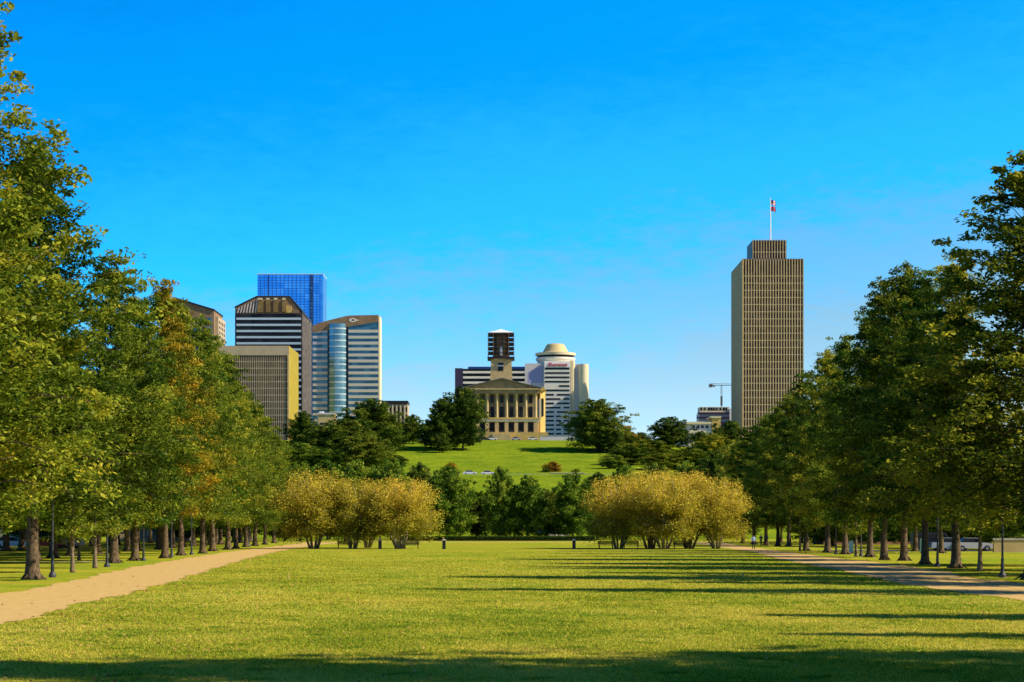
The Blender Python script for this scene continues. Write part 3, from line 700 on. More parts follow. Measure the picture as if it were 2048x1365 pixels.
# 3 blue glass tower
B = Bld('glass_tower', 'bright blue glass tower rising behind the dark striped tower', 582, 1500)
B.box('glazing', M['blueglass'], 515, 646, 0, 30, 549.5)
mb = MB()
y = 556
while y < 830: mb.box(B.x(514.7), B.x(646.3), -0.12, 30.1, B.z(y + .35), B.z(y - .35)); y += 5.3
for p in [521, 529, 545, 553, 561, 569, 577, 585, 593, 601, 609, 634, 640]: mb.box(B.x(p) - .12, B.x(p) + .12, -0.15, 0.05, 0, B.z(549.8))
mb.build('mullion', M['bluemull'], B.root)
B.box('corner_strip', M['bluemull'], 536, 538.5, -0.3, 0.1, 550, 830)
B.box('service_strip', M['bluemull'], 619, 627, -0.3, 0.1, 550, 830)
for k in range(18): B.box('vent_panel', M['tealglass'], 621, 625, -0.5, -0.28, 567 + 8 * k, 570.5 + 8 * k)
B.box('parapet', M['panelblue'], 514.5, 646.5, -0.3, 30.3, 547.8, 549.5)

# 2 dark striped tower with sloped crown
B = Bld('striped_tower', 'dark office tower with pale blue stripes and an amber sloped crown', 536, 1180)
D = 54
B.box('glazing', M['darkglass'], 470, 603, 0, D, 628)
bands(B, 'spandrel', M['panelblue'], 473, 602, -0.35, 0.1, 638, 12.3, 4.2, 870)
mb = MB(); mb.box(B.x(603), B.x(603) + 0.5, 0, D, 0, B.z(628)); mb.build('stone_side', M['granite'], B.root)
rp = [(470, 628), (603, 628), (603, 626), (578, 594), (514, 594), (470, 616)]
mb = MB(); mb.prism([(B.x(a), B.z(b)) for a, b in rp], 0.6, D); rf = mb.build('roof', M['brownstone'], B.root)
mb = MB(); mb.prism([(B.x(470) - .3, B.z(616)), (B.x(514), B.z(594.0)), (B.x(578), B.z(594)), (B.x(603) + .5, B.z(626)), (B.x(603) + .5, B.z(623)), (B.x(579), B.z(592)), (B.x(513), B.z(592)), (B.x(470) - .3, B.z(613.5))], 0.2, D + .4)
mb.build('coping', M['darkmetal'], B.root)
for a, b in [(515, 527), (532, 541), (547, 557), (564, 573)]:
    B.box('roof_bay', M['amber'], a, b, -0.5, 0.8, 600, 625, rf); B.box('bay_cap', M['cream'], a + 1, b - 2, -0.7, -0.45, 596.5, 600.2, rf)
for k in range(7):
    a = 474 + 6 * k; mb = MB(); zt = 618 - (a - 470) * .48
    mb.prism([(B.x(a), B.z(626)), (B.x(a + 2.0), B.z(626)), (B.x(a + 5.5), B.z(zt)), (B.x(a + 3.5), B.z(zt))], -0.1, 0.55); mb.build('louver', M['offwhite'], rf)
B.box('roof_panel', M['limegold'], 572, 583, -0.2, 0.5, 612, 626, rf)
B.box('roof_panel', M['brownstone'], 585, 598, -0.1, 0.5, 620, 627, rf)

# 4 tan fin building with end wall in sunlit yellow
B = Bld('office_block', 'tan office block with thin vertical fins and an end wall coloured sunlit yellow', 510, 1080)
D = 48
B.box('glazing', M['finbronze'], 430, 577, 0.6, D - 1, 708)
mb = MB(); p = 431.0
while p < 574: mb.box(B.x(p) - .14, B.x(p) + .14, 0, 0.62, 0, B.z(711)); p += 3.7
mb.build('mullion', M['tan'], B.root)
B.box('fascia', M['tan'], 428, 578, -0.3, D, 692, 711)
bands(B, 'spandrel', M['tan'], 430, 575, 0.12, 0.66, 723.5, 13.4, 2.2, 880)
B.box('corner_pier', M['lime'], 575, 578, -0.35, 0.7, 711)
mb = MB(); mb.box(B.x(578) - 1.2, B.x(578), 0.7, D, 0, B.z(711)); mb.build('end_wall', M['sunyellow'], B.root)
mb = MB(); mb.box(B.x(578), B.x(578) + 0.02, 0.2, D, B.z(711), B.z(692.1)); mb.build('end_fascia', M['sunyellow'], B.root)  # sunlit yellow sheet over the end of the tan fascia

# 5 striped beige and glass tower
B = Bld('striped_tower', 'beige and teal striped tower with a curved glass bay and a white logo', 692, 1130)
D = 16
prof = [(625, 652), (640, 646), (662, 640), (690, 633), (700, 631.5), (757, 630.5)]
mb = MB(); mb.prism([(B.x(625), 0), (B.x(757), 0)] + [(B.x(a), B.z(b + 6)) for a, b in prof[::-1]], 0, D); mb.build('glazing', M['tealglass'], B.root)
mb = MB(); mb.prism([(B.x(a), B.z(b + 14)) for a, b in [(625, 652), (757, 630)]] + [(B.x(a), B.z(b)) for a, b in prof[::-1]], -0.5, D + .3); mb.build('parapet', M['brownstone'], B.root)
bands(B, 'spandrel', mat('grey_blue_precast', (0.40, 0.40, 0.42), 0.6), 625.5, 655, -0.45, 0.1, 663, 11.9, 5.2, 850)
bands(B, 'spandrel', mat('grey_beige_precast', (0.48, 0.46, 0.40), 0.6), 697, 756.5, -0.45, 0.1, 663, 11.9, 5.6, 850)
B.box('dark_recess', M['darkglass'], 655, 657.5, -0.1, 0.1, 652); B.box('dark_recess', M['darkglass'], 692.5, 696.5, -0.1, 0.1, 650)
cx = B.x(675); wv = B.x(692) - B.x(675); mb = MB(); pl = []
for k in range(13):
    a = math.pi * k / 12; pl.append((cx - wv * math.cos(a), -2.6 * math.sin(a)))
mb.slab(pl, 0, B.z(648)); mb.build('glass_bay', M['bayglass'], B.root, smooth=False)
mb = MB(); y = 658
while y < 850:
    mb.slab([(cx - (wv + .06) * math.cos(math.pi * k / 12), -2.7 * math.sin(math.pi * k / 12)) for k in range(13)], B.z(y + 1.2), B.z(y - 1.2)); y += 11.9
mb.build('mullion', M['panelblue'], B.root)
B.box('corner_pier', M['cream'], 757, 759.5, -0.2, D, 632)
mb = MB()
for k in range(24):
    a0, a1 = 2 * math.pi * k / 24, 2 * math.pi * (k + 1) / 24
    f = lambda a, r: (B.x(706) + r * 1.9 * math.cos(a), -0.62, B.z(641) + r * 1.0 * math.sin(a))
    mb.add([f(a0, .62), f(a0, 1), f(a1, 1), f(a1, .62)], [(0, 1, 2, 3)])
mb.box(B.x(711), B.x(717), -0.64, -0.6, B.z(641.6), B.z(640.2)); mb.box(B.x(699), B.x(703), -0.64, -0.6, B.z(640.8), B.z(639.4))
mb.build('logo', M['whitepaint'], B.root)

# 6 small building, 7 low block
B = Bld('office_block', 'small beige office block with a flat dark roof', 790, 1200)
B.box('wall', M['tan'], 762, 815, 0, 18, 808); B.box('roof', M['darkmetal'], 760, 816, -0.6, 19, 802, 808)
for k in range(6): B.box('pilaster', M['cream'], 768 + 8 * k, 770.5 + 8 * k, -0.35, 0.1, 810)
for k in range(6):
    for j in range(3): B.box('window', M['darkglass'], 771.5 + 8 * k, 774.5 + 8 * k, -0.1, 0.1, 815 + 14 * j, 824 + 14 * j)
B = Bld('low_block', 'low concrete block between the tree tops below the striped towers', 652, 1060)
B.box('wall', M['lime'], 636, 669, 0, 12, 829); B.box('parapet', M['offwhite'], 634.5, 670, -0.4, 12.4, 826, 829.2); B.box('door', M['darkglass'], 640, 662, -0.1, .1, 846, 850)
B.box('roof_unit', M['whitepaint'], 638, 646, 2, 6, 823, 826)

# 8 black and white slab behind the capitol
B = Bld('office_slab', 'black and white striped slab directly behind the capitol', 982, 1150)
B.box('glazing', M['darkglass'], 924, 1054, 0, 20, 738)
B.box('end_tower', M['purple'], 910, 925, -0.8, 20, 737)
bands(B, 'spandrel', M['white'], 926, 1053, -0.4, 0.1, 745, 10.4, 4.4, 870)
B.box('roof', M['bluemull'], 936, 1052, 1, 19, 733.5, 738)

# 10 round-topped hotel
B = Bld('hotel', 'white hotel with a round rooftop drum and a red name sign', 1114, 1120)
B.box('side_wing', M['offwhite'], 1050, 1088, 1.5, 22, 727)
mb = MB(); mb.add([(B.x(1056), 1.45, B.z(766)), (B.x(1086), 1.45, B.z(766)), (B.x(1086), 1.45, B.z(730)), (B.x(1056), 1.45, B.z(744))], [(0, 1, 2, 3)]); mb.build('wing_panel', mat('lilac_panel', (0.30, 0.30, 0.48), 0.5), B.root)
B.box('body', M['white'], 1088, 1141, 0, 24, 723)
y = 737.6; k = 0
while y < 880:
    if k == 4: segs = [(1118, 1139)]
    elif k in (6, 8, 10): segs = [(1090, 1108), (1114, 1139)]
    elif k in (7, 9): segs = [(1090, 1121), (1127, 1139)]
    elif k > 10: segs = [(1090, 1108), (1112, 1122), (1127, 1139)]
    else: segs = [(1090, 1139)]
    for a, b in segs: B.box('window', M['darkglass'], a, b, -0.12, 0.1, y - 1.7, y + 1.7)
    y += 8.7; k += 1
mb = MB(); mb.lathe(B.x(1145.5), 2.4, [(B.x(1150) - B.x(1145.5), 0), (B.x(1150) - B.x(1145.5), B.z(722))], 24); mb.build('pier', M['cream'], B.root)
B.box('recess', M['offwhite'], 1149, 1157, 3, 22, 728)
mb = MB(); r_ = B.x(1167) - B.x(1156.5); mb.lathe(B.x(1167), r_ + .4, [(r_, 0), (r_, B.z(728))], 32); mb.build('corner_drum', M['cream'], B.root)
B.box('end_strip', M['offwhite'], 1168, 1178, 3.4, 22, 728)
dc = B.x(1112); dy = 12.0; q = lambda p: (p - 1112) * B.Y / F
mb = MB(); mb.lathe(dc, dy, [(q(1147), B.z(726)), (q(1149), B.z(721)), (q(1152), B.z(717)), (q(1152), B.z(713.3))], 48); rd_ = mb.build('drum', M['white'], B.root)
mb = MB(); mb.lathe(dc, dy, [(q(1149.5), B.z(713.3)), (q(1149.5), B.z(708.6))], 48); mb.build('window_ring', M['darkglass'], rd_)
mb = MB(); mb.lathe(dc, dy, [(q(1152.5), B.z(708.6)), (q(1153), B.z(703.5)), (q(1141), B.z(702))], 48); mb.build('rim', M['cream'], rd_)
mb = MB(); mb.lathe(dc, dy, [(q(1139), B.z(702)), (q(1137), B.z(699)), (q(1131), B.z(688)), (q(1128), B.z(685)), (q(1122), B.z(684)), (q(1113), B.z(683.7))], 48); mb.build('dome', mat('dome_tan', (0.50, 0.40, 0.19), 0.6), B.root)
fc = bpy.data.curves.new('sign', 'FONT'); fc.body = 'Sheraton'; fc.extrude = 0.12; fc.offset = 0.02; fc.align_x = 'CENTER'; fc.size = 2.9; fc.shear = 0.25
to = bpy.data.objects.new('tmp', fc); C.objects.link(to); bpy.context.view_layer.update()
me = bpy.data.meshes.new_from_object(to.evaluated_get(bpy.context.evaluated_depsgraph_get())); bpy.data.objects.remove(to)
me.materials.clear(); me.materials.append(M['red'])
so = bpy.data.objects.new('sign_lettering', me); C.objects.link(so); so.parent = B.root; so.rotation_euler = (R(90), 0, 0); so.location = (B.x(1114.5), -0.45, B.z(733.2))
B.box('sign_board', M['whitepaint'], 1089, 1140, -0.3, 0.05, 724.2, 735)

# 11 tall fin tower with flags
B = Bld('office_tower', 'tall brown office tower with a grid of gilded fins and a penthouse', 1546, 1050)
D = 55
B.box('glazing', M['finbronze'], 1485.6, 1606.4, 0.7, D - .7, 519)
mb = MB(); k = 0; p = 1486.5
while p < 1607:
    mb.box(B.x(p) - .2, B.x(p) + .2, 0.0, 0.6, 0, B.z(519.2)); p += 5.45; k += 1
mb.build('mullion', M['fin'], B.root)
mb = MB(); yy = 2.0
while yy < D: mb.box(B.x(1485) - .02, B.x(1485.6), yy - .2, yy + .2, 0, B.z(519.2)); yy += 1.36
mb.build('side_mullion', M['fin'], B.root)
bands(B, 'spandrel', M['fin'], 1485.4, 1606.6, 0.22, 0.8, 552.3, 14.3, 2.0, 860)
y = 552.3
while y < 860:
    mb = MB(); mb.box(B.x(1485.4) + .02, B.x(1485.8), 1, D - 1, B.z(y + 1.2), B.z(y - 1.2)); mb.build('side_spandrel', M['brownstone'], B.root); y += 14.3
for a in (1485, 1606):
    B.box('corner_pier', M['lime'], a - .5, a + 1.3, -0.15, 0.9, 518)
B.box('roof', M['roof'], 1486, 1606, 0.8, D - .8, 517.5, 519)
for (a, b, ya, yb) in [(1505, 1573, 13, 38)]:
    k_ = (B.Y + ya) / B.Y
    xa, xb = X(a, B.Y + ya) - B.xc, X(b, B.Y + ya) - B.xc; zt = Z(481, B.Y + ya) - B.zb
    mb = MB(); mb.box(xa, xb, ya, yb, B.z(519), zt); pent = mb.build('penthouse', M['finbronze'], B.root)
    mb = MB(); x_ = xa + .2
    while x_ < xb: mb.box(x_ - .16, x_ + .16, ya - .6, ya - .01, B.z(518), zt + .5); x_ += 1.38
    mb.box(xa, xb, ya - .45, ya - .02, Z(505.5, B.Y + ya) - B.zb, Z(504, B.Y + ya) - B.zb)
    mb.build('mullion', M['fin'], pent)
    ptop = zt; pY = ya + 8
FP = (X(1541, B.Y + pY), B.Y + pY, B.zb + ptop)
fp = thing('flagpole', 'white flagpole on the penthouse of the tall fin tower', 'flagpole', FP)
hpole = Z(399, FP[1]) - FP[2]
mb = MB(); mb.tube([(0, 0, 0), (0, 0, hpole)], [0.34, 0.20], 10); mb.build('pole', M['whitepaint'], fp)
mb = MB(); mb.lathe(0, 0, [(.05, hpole), (.4, hpole + .3), (.05, hpole + .6)], 10); mb.build('finial', M['whitepaint'], fp)
def flag(name, label, z1, hgt, wid, zones):
    o = thing(name, label, 'flag', (FP[0], FP[1], FP[2]))
    for nm, m, u0, u1, v0, v1, off in zones:
        nx = 8; vs = []; fs = []
        for s_ in (0, 1):
            for i in range(nx + 1):
                u = u0 + (u1 - u0) * i / nx
                for v in (v0, v1):
                    x = 0.25 + u * wid; z = z1 - v * hgt - 0.55 * u * hgt * 0.5; y = 0.22 * math.sin(u * 9) + (0.03 + off) * (1 if s_ else -1)
                    vs.append((x, y, z))
        k = 2 * (nx + 1)
        for i in range(nx):
            fs.append((2 * i, 2 * i + 2, 2 * i + 3, 2 * i + 1)); fs.append((k + 2 * i, k + 2 * i + 1, k + 2 * i + 3, k + 2 * i + 2))
        mb = MB(); mb.v = vs; mb.f = fs; mb.build(nm, m, o)
    return o
st = [('stripe', M['flagred'] if k % 2 == 0 else M['whitepaint'], 0, 1, k / 7, (k + 1) / 7, 0) for k in range(7)]
flag('flag', 'striped red and white flag with a dark blue canton, upper flag on the pole', hpole - .2, 2.6, 2.4, st + [('canton', M['flagblue'], 0, .42, 0, .55, 0.03)])
flag('flag', 'red flag with a blue disc and blue fly edge, lower flag on the pole', hpole - 3.4, 2.5, 2.4,
     [('field', M['flagred'], 0, .84, 0, 1, 0), ('white_bar', M['whitepaint'], .84, .88, 0, 1, 0.01), ('fly_bar', M['flagblue'], .88, 1, 0, 1, 0.02), ('emblem', M['flagblue'], .26, .6, .25, .75, 0.03),
      ('star', M['whitepaint'], .33, .4, .34, .46, 0.05), ('star', M['whitepaint'], .45, .52, .34, .46, 0.05), ('star', M['whitepaint'], .39, .46, .54, .66, 0.05)])

# 12 terraced stone building, dark tiered block, crane, 13 brick block
B = Bld('stone_building', 'terraced pale stone building with a flat cornice at the foot of the tall tower', 1405, 1010)
B.box('wall', M['offwhite'], 1376, 1424, 0, 22, 848); B.box('cornice', M['cream'], 1373, 1426, -0.9, 22.5, 844, 848.1); B.box('string_course', M['cream'], 1375.5, 1424.5, -0.4, 0.1, 862, 866)
B.box('wall', M['limegold'], 1424, 1441, -1.0, 20, 836); B.box('cornice', M['cream'], 1420, 1442, -1.5, 20, 833.5, 836.2)  # orange sunlight on this face is put into the stone colour
for k in range(5): B.box('window', M['darkglass'], 1382 + 8 * k, 1386 + 8 * k, -0.1, 0.1, 868, 878)
for k in range(4): B.box('window', M['purple'], 1384 + 9 * k, 1390 + 9 * k, -0.1, 0.1, 851, 857)
for k in range(3): B.box('window', M['darkglass'], 1427, 1431, -1.1, -.9, 848 + 12 * k, 855 + 12 * k)
B = Bld('apartment_block', 'tiered apartment block with dark balconies and a broken white roof edge beside the tall tower', 1430, 1120)
B.box('wall', M['offwhite'], 1398, 1461, 0, 15, 826)
for y_, a in [(827, 1395), (836, 1393), (846, 1400), (852, 1436), (858, 1436), (864, 1436)]: B.box('balcony', M['purple'], a, 1459, -0.9, 0.1, y_ - 2, y_ + 2)
B.box('penthouse', M['cream'], 1400, 1460, 2, 14, 814, 826)
for a in (1402, 1409, 1417, 1422, 1427, 1433, 1440, 1447, 1452): B.box('window', M['darkglass'], a, a + 3.4, 1.85, 2.1, 815, 821)
B.box('corner_pier', M['whitepaint'], 1459, 1462, -0.5, 3, 818)
CY = 1180; cr = thing('tower_crane', 'dark construction crane with a level jib reaching behind the tall tower', 'crane', (X(1443, CY), CY, terr(60, CY)))
zj = Z(771, CY) - terr(60, CY); xx = lambda p: X(p, CY) - X(1443, CY)
mb = MB()
for dx_, dy_ in ((-.3, -.3), (.3, -.3), (.3, .3), (-.3, .3)): mb.tube([(dx_, dy_, 0), (dx_, dy_, zj)], [.09, .09], 4)
z_ = 30.0
while z_ < zj - 2: mb.tube([(-.3, -.3, z_), (.3, -.3, z_ + 2)], [.05, .05], 4); mb.tube([(.3, -.3, z_ + 2), (-.3, -.3, z_ + 4)], [.05, .05], 4); z_ += 4
mb.box(-.55, .55, -.55, .55, Z(812, CY) - terr(60, CY), Z(793, CY) - terr(60, CY)); mb.build('mast', M['crane'], cr)
mb = MB(); mb.tube([(xx(1420), -.5, zj), (xx(1485), -.5, zj)], [.22, .16], 4); mb.tube([(xx(1420), .5, zj), (xx(1485), .5, zj)], [.22, .16], 4); mb.tube([(xx(1420), 0, zj + .9), (xx(1485), 0, zj + .7)], [.16, .12], 4)
mb.build('jib', M['crane'], cr)
mb = MB(); mb.box(xx(1418), xx(1425), -.9, .9, zj - 1.1, zj + .6); mb.build('counterweight', M['crane'], cr)
mb = MB(); mb.box(xx(1426), xx(1430), -.7, .7, zj - .9, zj - .1); mb.build('cab', M['steel'], cr)
B = Bld('brick_block', 'small red brick block on the skyline beside the hilltop tree', 1254, 1040)
B.box('wall', M['brick'], 1243, 1262, 0, 8, 854); B.box('parapet', M['limegold'], 1242, 1263, -0.3, 8.3, 851.5, 854.2)
for k in range(2): B.box('window', M['darkglass'], 1247 + 7 * k, 1250 + 7 * k, -.1, .1, 858, 864)

# 9 the capitol
B = Bld('capitol', 'columned limestone capitol with a pediment crowning the hill', 1003.5, 960)
B.zb = 41.8; B.root.location.z = 41.8
W0, W1 = 928, 1079
B.box('terrace', M['limegold'], 918, 1096, -5.0, 70, 866)
B.box('steps', M['lime'], 985, 1022, -9.5, -5.0, 869)
B.box('lower_wall', M['lime'], W0, W1, 0, 60, 838)
B.box('portico_floor', M['limegold'], W0 - 1, W1 + 1, -3.4, 0.1, 836, 840)
B.box('lower_band', M['cream'], W0 - .5, W1 + .5, -3.2, -2.2, 840, 844)
for k in range(8):
    p = 936 + 19.3 * k; B.box('pier', M['lime'], p - 3.6, p + 3.6, -3.0, -0.2, 844)
for k in range(7):
    p = 945.6 + 19.3 * k; B.box('lower_window', M['darkglass'], p - 4.6, p + 4.6, -0.12, 0.1, 846, 862)
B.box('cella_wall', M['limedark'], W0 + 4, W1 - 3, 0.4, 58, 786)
for k in range(7):
    p = 945.6 + 19.3 * k
    for a, b in ((791, 806), (814, 835)): B.box('upper_window', M['darkglass'], p - 3.8, p + 3.8, 0.25, 0.5, a, b)
for k in range(8):
    p = 936 + 19.3 * k; r0 = 0.62; mb = MB()
    mb.lathe(B.x(p), -2.0, [(r0 * 1.35, B.z(836)), (r0 * 1.35, B.z(835)), (r0 * 1.05, B.z(834.6)), (r0, B.z(825)), (r0 * .86, B.z(791.5)), (r0 * 1.15, B.z(790.5)), (r0 * 1.5, B.z(788.4))], 16)
    mb.build('column', M['lime'], B.root)
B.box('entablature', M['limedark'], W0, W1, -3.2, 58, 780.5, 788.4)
B.box('cornice', M['lime'], W0 - 2.5, W1 + 2.5, -3.9, 58.6, 778.3, 780.6)
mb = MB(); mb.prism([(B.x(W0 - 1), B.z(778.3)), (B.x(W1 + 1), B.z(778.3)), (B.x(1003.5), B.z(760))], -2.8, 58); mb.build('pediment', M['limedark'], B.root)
mb = MB()
mb.prism([(B.x(W0 - 3), B.z(778.3)), (B.x(1003.5), B.z(759.6)), (B.x(1003.5), B.z(757.2)), (B.x(W0 - 3), B.z(776))], -4.0, 58.4)
mb.prism([(B.x(1003.5), B.z(759.6)), (B.x(W1 + 3), B.z(778.3)), (B.x(W1 + 3), B.z(776)), (B.x(1003.5), B.z(757.2))], -4.0, 58.4)
mb.build('roof', M['roof'], B.root)
# side wing with arched window, angled to catch sun, sunlit yellow in its colour
mb = MB(); mb.slab([(B.x(W1), 1.5), (B.x(W1) + .4, 1.2), (B.x(1091), 4.2), (B.x(1091), 40), (B.x(W1), 40)], 0, B.z(781)); wg = mb.build('side_wing', M['limegold'], B.root)
mb = MB(); mb.prism([(B.x(1079), B.z(781)), (B.x(1092), B.z(781)), (B.x(1086.5), B.z(773))], 1.0, 40); mb.build('gable', M['limegold'], wg)
B.box('arched_window', M['darkglass'], 1083.5, 1087.5, 1.2, 3.4, 797, 832, wg)
B.box('banner', M['cream'], 1078.6, 1082.6, 0.4, 1.0, 797, 835, wg)
# tower
TY = 30.0; kx = lambda p: X(p, 960 + TY) - B.xc; kz = lambda q_: Z(q_, 960 + TY) - B.zb
mb = MB(); mb.prism([(kx(980), kz(775)), (kx(1025), kz(775)), (kx(1023), kz(718)), (kx(982), kz(718))], TY, TY + 9.6); tw = mb.build('tower', M['lime'], B.root)
mb = MB(); mb.box(kx(996), kx(1007), TY - .12, TY + .3, kz(742), kz(726)); wn = mb.build('window', M['darkglass'], tw)
mb = MB(); mb.box(kx(994.5), kx(1008), TY - .25, TY + .1, kz(733), kz(731)); mb.build('frame', M['whitepaint'], wn)
mb = MB(); mb.box(kx(979.5), kx(1025), TY - .5, TY + 10, kz(720), kz(717.4)); mb.build('tower_cornice', M['limedark'], tw)
mb = MB(); tcx = kx(1002); tcy = TY + 4.8; q = lambda p: (p - 1002) * (960 + TY) / F
mb.lathe(tcx, tcy, [(q(1019), kz(717.4)), (q(1019), kz(708)), (q(1016), kz(707)), (q(1016), kz(674)), (q(1019), kz(672)), (q(1014), kz(667))], 28); ln_ = mb.build('lantern', M['netting'], B.root)
for k in range(8):
    a = k * math.pi / 4 + .39; mb = MB(); rr_ = q(1018)
    mb.tube([(tcx + rr_ * math.cos(a), tcy + rr_ * math.sin(a), kz(707)), (tcx + rr_ * math.cos(a), tcy + rr_ * math.sin(a), kz(674))], [.32, .28], 8); mb.build('lantern_column', M['limedark'], ln_)
mb = MB(); mb.box(tcx - .5, tcx + .7, tcy - 4.4, tcy - 3.5, kz(711), kz(694)); mb.build('lantern_window', M['whitepaint'], ln_)
SC = thing('scaffolding', 'dark scaffolding with a white sheeted cap wrapped round the capitol tower', 'scaffolding', (B.xc + tcx, B.Y + tcy, B.zb + kz(717)))
dz = kz(717); hw = q(1028)
for j, (y_, th) in enumerate([(716.5, 4.6), (705.5, 3.4), (696.3, 3.4), (687.3, 3.2), (678.3, 3.2), (668.5, 4.2)]):
    mb = MB(); h_ = hw + (.25 if j == 0 else 0); iw = q(1016.5)
    for (a0, a1, b0, b1) in ((-h_, -iw, -h_, h_), (iw, h_, -h_, h_), (-iw, iw, iw, h_)): mb.box(a0, a1, b0, b1, kz(y_ + th / 2) - dz, kz(y_ - th / 2) - dz)
    mb.build('deck', M['darkmetal'], SC)
    mb = MB(); mb.box(-iw, iw, -h_, -h_ + .5, kz(y_ + .9) - dz, kz(y_ - .3) - dz); mb.build('rail', M['darkmetal'], SC)
for a in (-1, -.58, .58, 1):
    for b in (-1, 1):
        mb = MB(); mb.box(a * hw - .13, a * hw + .13, b * hw - .13, b * hw + .13, 0, kz(667) - dz); mb.build('post', M['netting'] if abs(a) < 1 else M['steel'], SC)
mb = MB(); mb.lathe(0, 0, [(hw * 1.05, kz(666.2) - dz), (hw * 1.05, kz(664.8) - dz), (hw * .35, kz(660) - dz), (.15, kz(656.8) - dz)], 4)
cp = mb.build('cap', M['whitepaint'], SC); cp.rotation_euler = (0, 0, R(45)); cp.scale = (1.25, 1.25, 1)

# ------------------------------------------------------------------ vehicles
M['tyre'] = mat('tyre', (0.02, 0.02, 0.02), 0.8); M['lampglass'] = mat('lamp_glass', (0.7, 0.7, 0.65), 0.2)
def make_car(label, m, van=False, group=None, loc=(0, 0, 0), rz=0):
    root = thing('parked_van' if van else 'parked_car', label, 'van' if van else 'car', loc, rz, group)
    mb = MB()
    if van: low = [(-2.5, .35), (2.5, .35), (2.55, .8), (2.3, 1.15), (1.7, 1.25), (1.2, 2.05), (-2.45, 2.1), (-2.55, .8)]; gl = [(-1.9, 1.3), (1.45, 1.3), (1.05, 1.9), (-1.9, 1.9)]
    else: low = [(-2.2, .32), (2.2, .32), (2.25, .62), (2.1, .82), (1.2, .95), (-1.65, .98), (-2.15, .92), (-2.25, .6)]; gl = [(-1.6, .97), (1.1, .94), (.45, 1.42), (-1.05, 1.45)]
    mb.prism(low, -.9, .9); mb.build('body', m, root)
    if van:
        mb = MB(); mb.prism(gl, -.93, .93); mb.build('windows_glass', M['darkglass'], root)
    else:
        mb = MB(); mb.prism(gl, -.78, .78); cb = mb.build('cabin_glass', M['darkglass'], root)
        mb = MB(); mb.prism([(.47, 1.40), (.40, 1.47), (-1.0, 1.50), (-1.1, 1.43)], -.76, .76); mb.build('roof_panel', m, cb)
    for x in (-1.4, 1.4):
        for y in (-.82, .82):
            mb = MB(); mb.tube([(x, y - .11, .32), (x, y + .11, .32)], [.33, .33], 16); wl = mb.build('wheel', M['tyre'], root)
            mb = MB(); mb.tube([(x, y - .13, .32), (x, y + .13, .32)], [.18, .18], 12); mb.build('rim', M['steel'], wl)
    for y in (-.65, .65):
        mb = MB(); xx_ = 2.5 if van else 2.18; mb.box(xx_ - .05, xx_ + .08, y - .18, y + .18, .62, .78); mb.build('headlight', M['lampglass'], root)
    return root
cw = mat('car_white', (0.75, 0.75, 0.73), 0.3); cs = mat('car_silver', (0.40, 0.42, 0.45), 0.3, 0.5); cb_ = mat('car_blue', (0.05, 0.12, 0.35), 0.3); cd = mat('car_black', (0.02, 0.02, 0.025), 0.3); crd = mat('car_red', (0.35, 0.03, 0.03), 0.3)
CG = 'vehicles parked beyond the avenues'
for px, Y, m, van, lab in [(1900, 236, cs, False, 'silver car parked beyond the lawn between two oak trunks'), (1946, 235, mat('car_pale_grey', (0.45, 0.45, 0.43), 0.5), False, 'pale car parked beyond the lawn beside the thin young trunk'), (1868, 240, cd, True, 'dark van parked beyond the lawn behind the green panel'),
                           (22, 268, cw, False, 'white car in the shade far behind the big oak trunk'), (92, 266, crd, False, 'red car in the shade behind the first lamp post'), (128, 268, cw, True, 'white van in the shade between lamp post and young trunk')]:
    make_car(lab, m, van, CG, (X(px, Y), Y, 0.01), rd.choice([0, math.pi]))
for px, Y, m, van, lab in [(1118, 520 - 25, cw, True, 'white van under the green trees at the far end of the lawn')]:
    make_car(lab, m, van, None, (X(px, Y), Y, 0), 0)
for px, Y, m, lab in [(940, 698, cw, 'white car on the street at the foot of the hill'), (976, 700, cw, 'white car at the foot of the hill partly behind the domed dark tree')]:
    x = X(px, Y); make_car(lab, m, False, 'cars on the hill street', (x, Y, terr(x, Y) + .03), 0)
for px, m, lab in [(985, cw, 'white car parked before the capitol terrace'), (968, cd, 'black car parked beside the big tree at the capitol'), (1032, cs, 'silver car parked at the capitol steps'), (1066, cw, 'white car parked at the corner of the capitol terrace')]:
    Y = 945; x = X(px, Y); make_car(lab, m, False, 'cars parked on the hilltop drive', (x, Y, terr(x, Y) + .03), 0)

# ------------------------------------------------------------------ walls, kerbs and small hilltop items
def wall(name, label, x0, x1, y0, y1, z0, z1, m, cap=True):
    o = thing(name, label, 'wall', ((x0 + x1) / 2, (y0 + y1) / 2, z0)); hx, hy, h = (x1 - x0) / 2, (y1 - y0) / 2, z1 - z0
    mb = MB(); mb.box(-hx, hx, -hy, hy, -1.5, h - .18); mb.build('masonry', m, o)
    mb = MB(); mb.box(-hx - .08, hx + .08, -hy - .08, hy + .08, h - .18, h); mb.build('coping', M['concrete'], o)
    return o
wall('retaining_wall', 'pale low wall on the hilltop between the capitol and the round tree', X(1080, 942), X(1150, 942), 942, 942.6, 42.0, 44.2, M['offwhite'])
wall('parapet_wall', 'beige parapet along the hill street beside the amber shrub', X(1098, 706), X(1166, 706), 690.2, 690.9, 19.0, 20.9, M['lime'])
wall('low_wall', 'beige block wall beyond the lawn beside the tall lamp post', X(1988, 222), X(2090, 222), 222, 222.5, 0, 1.5, M['lime'])

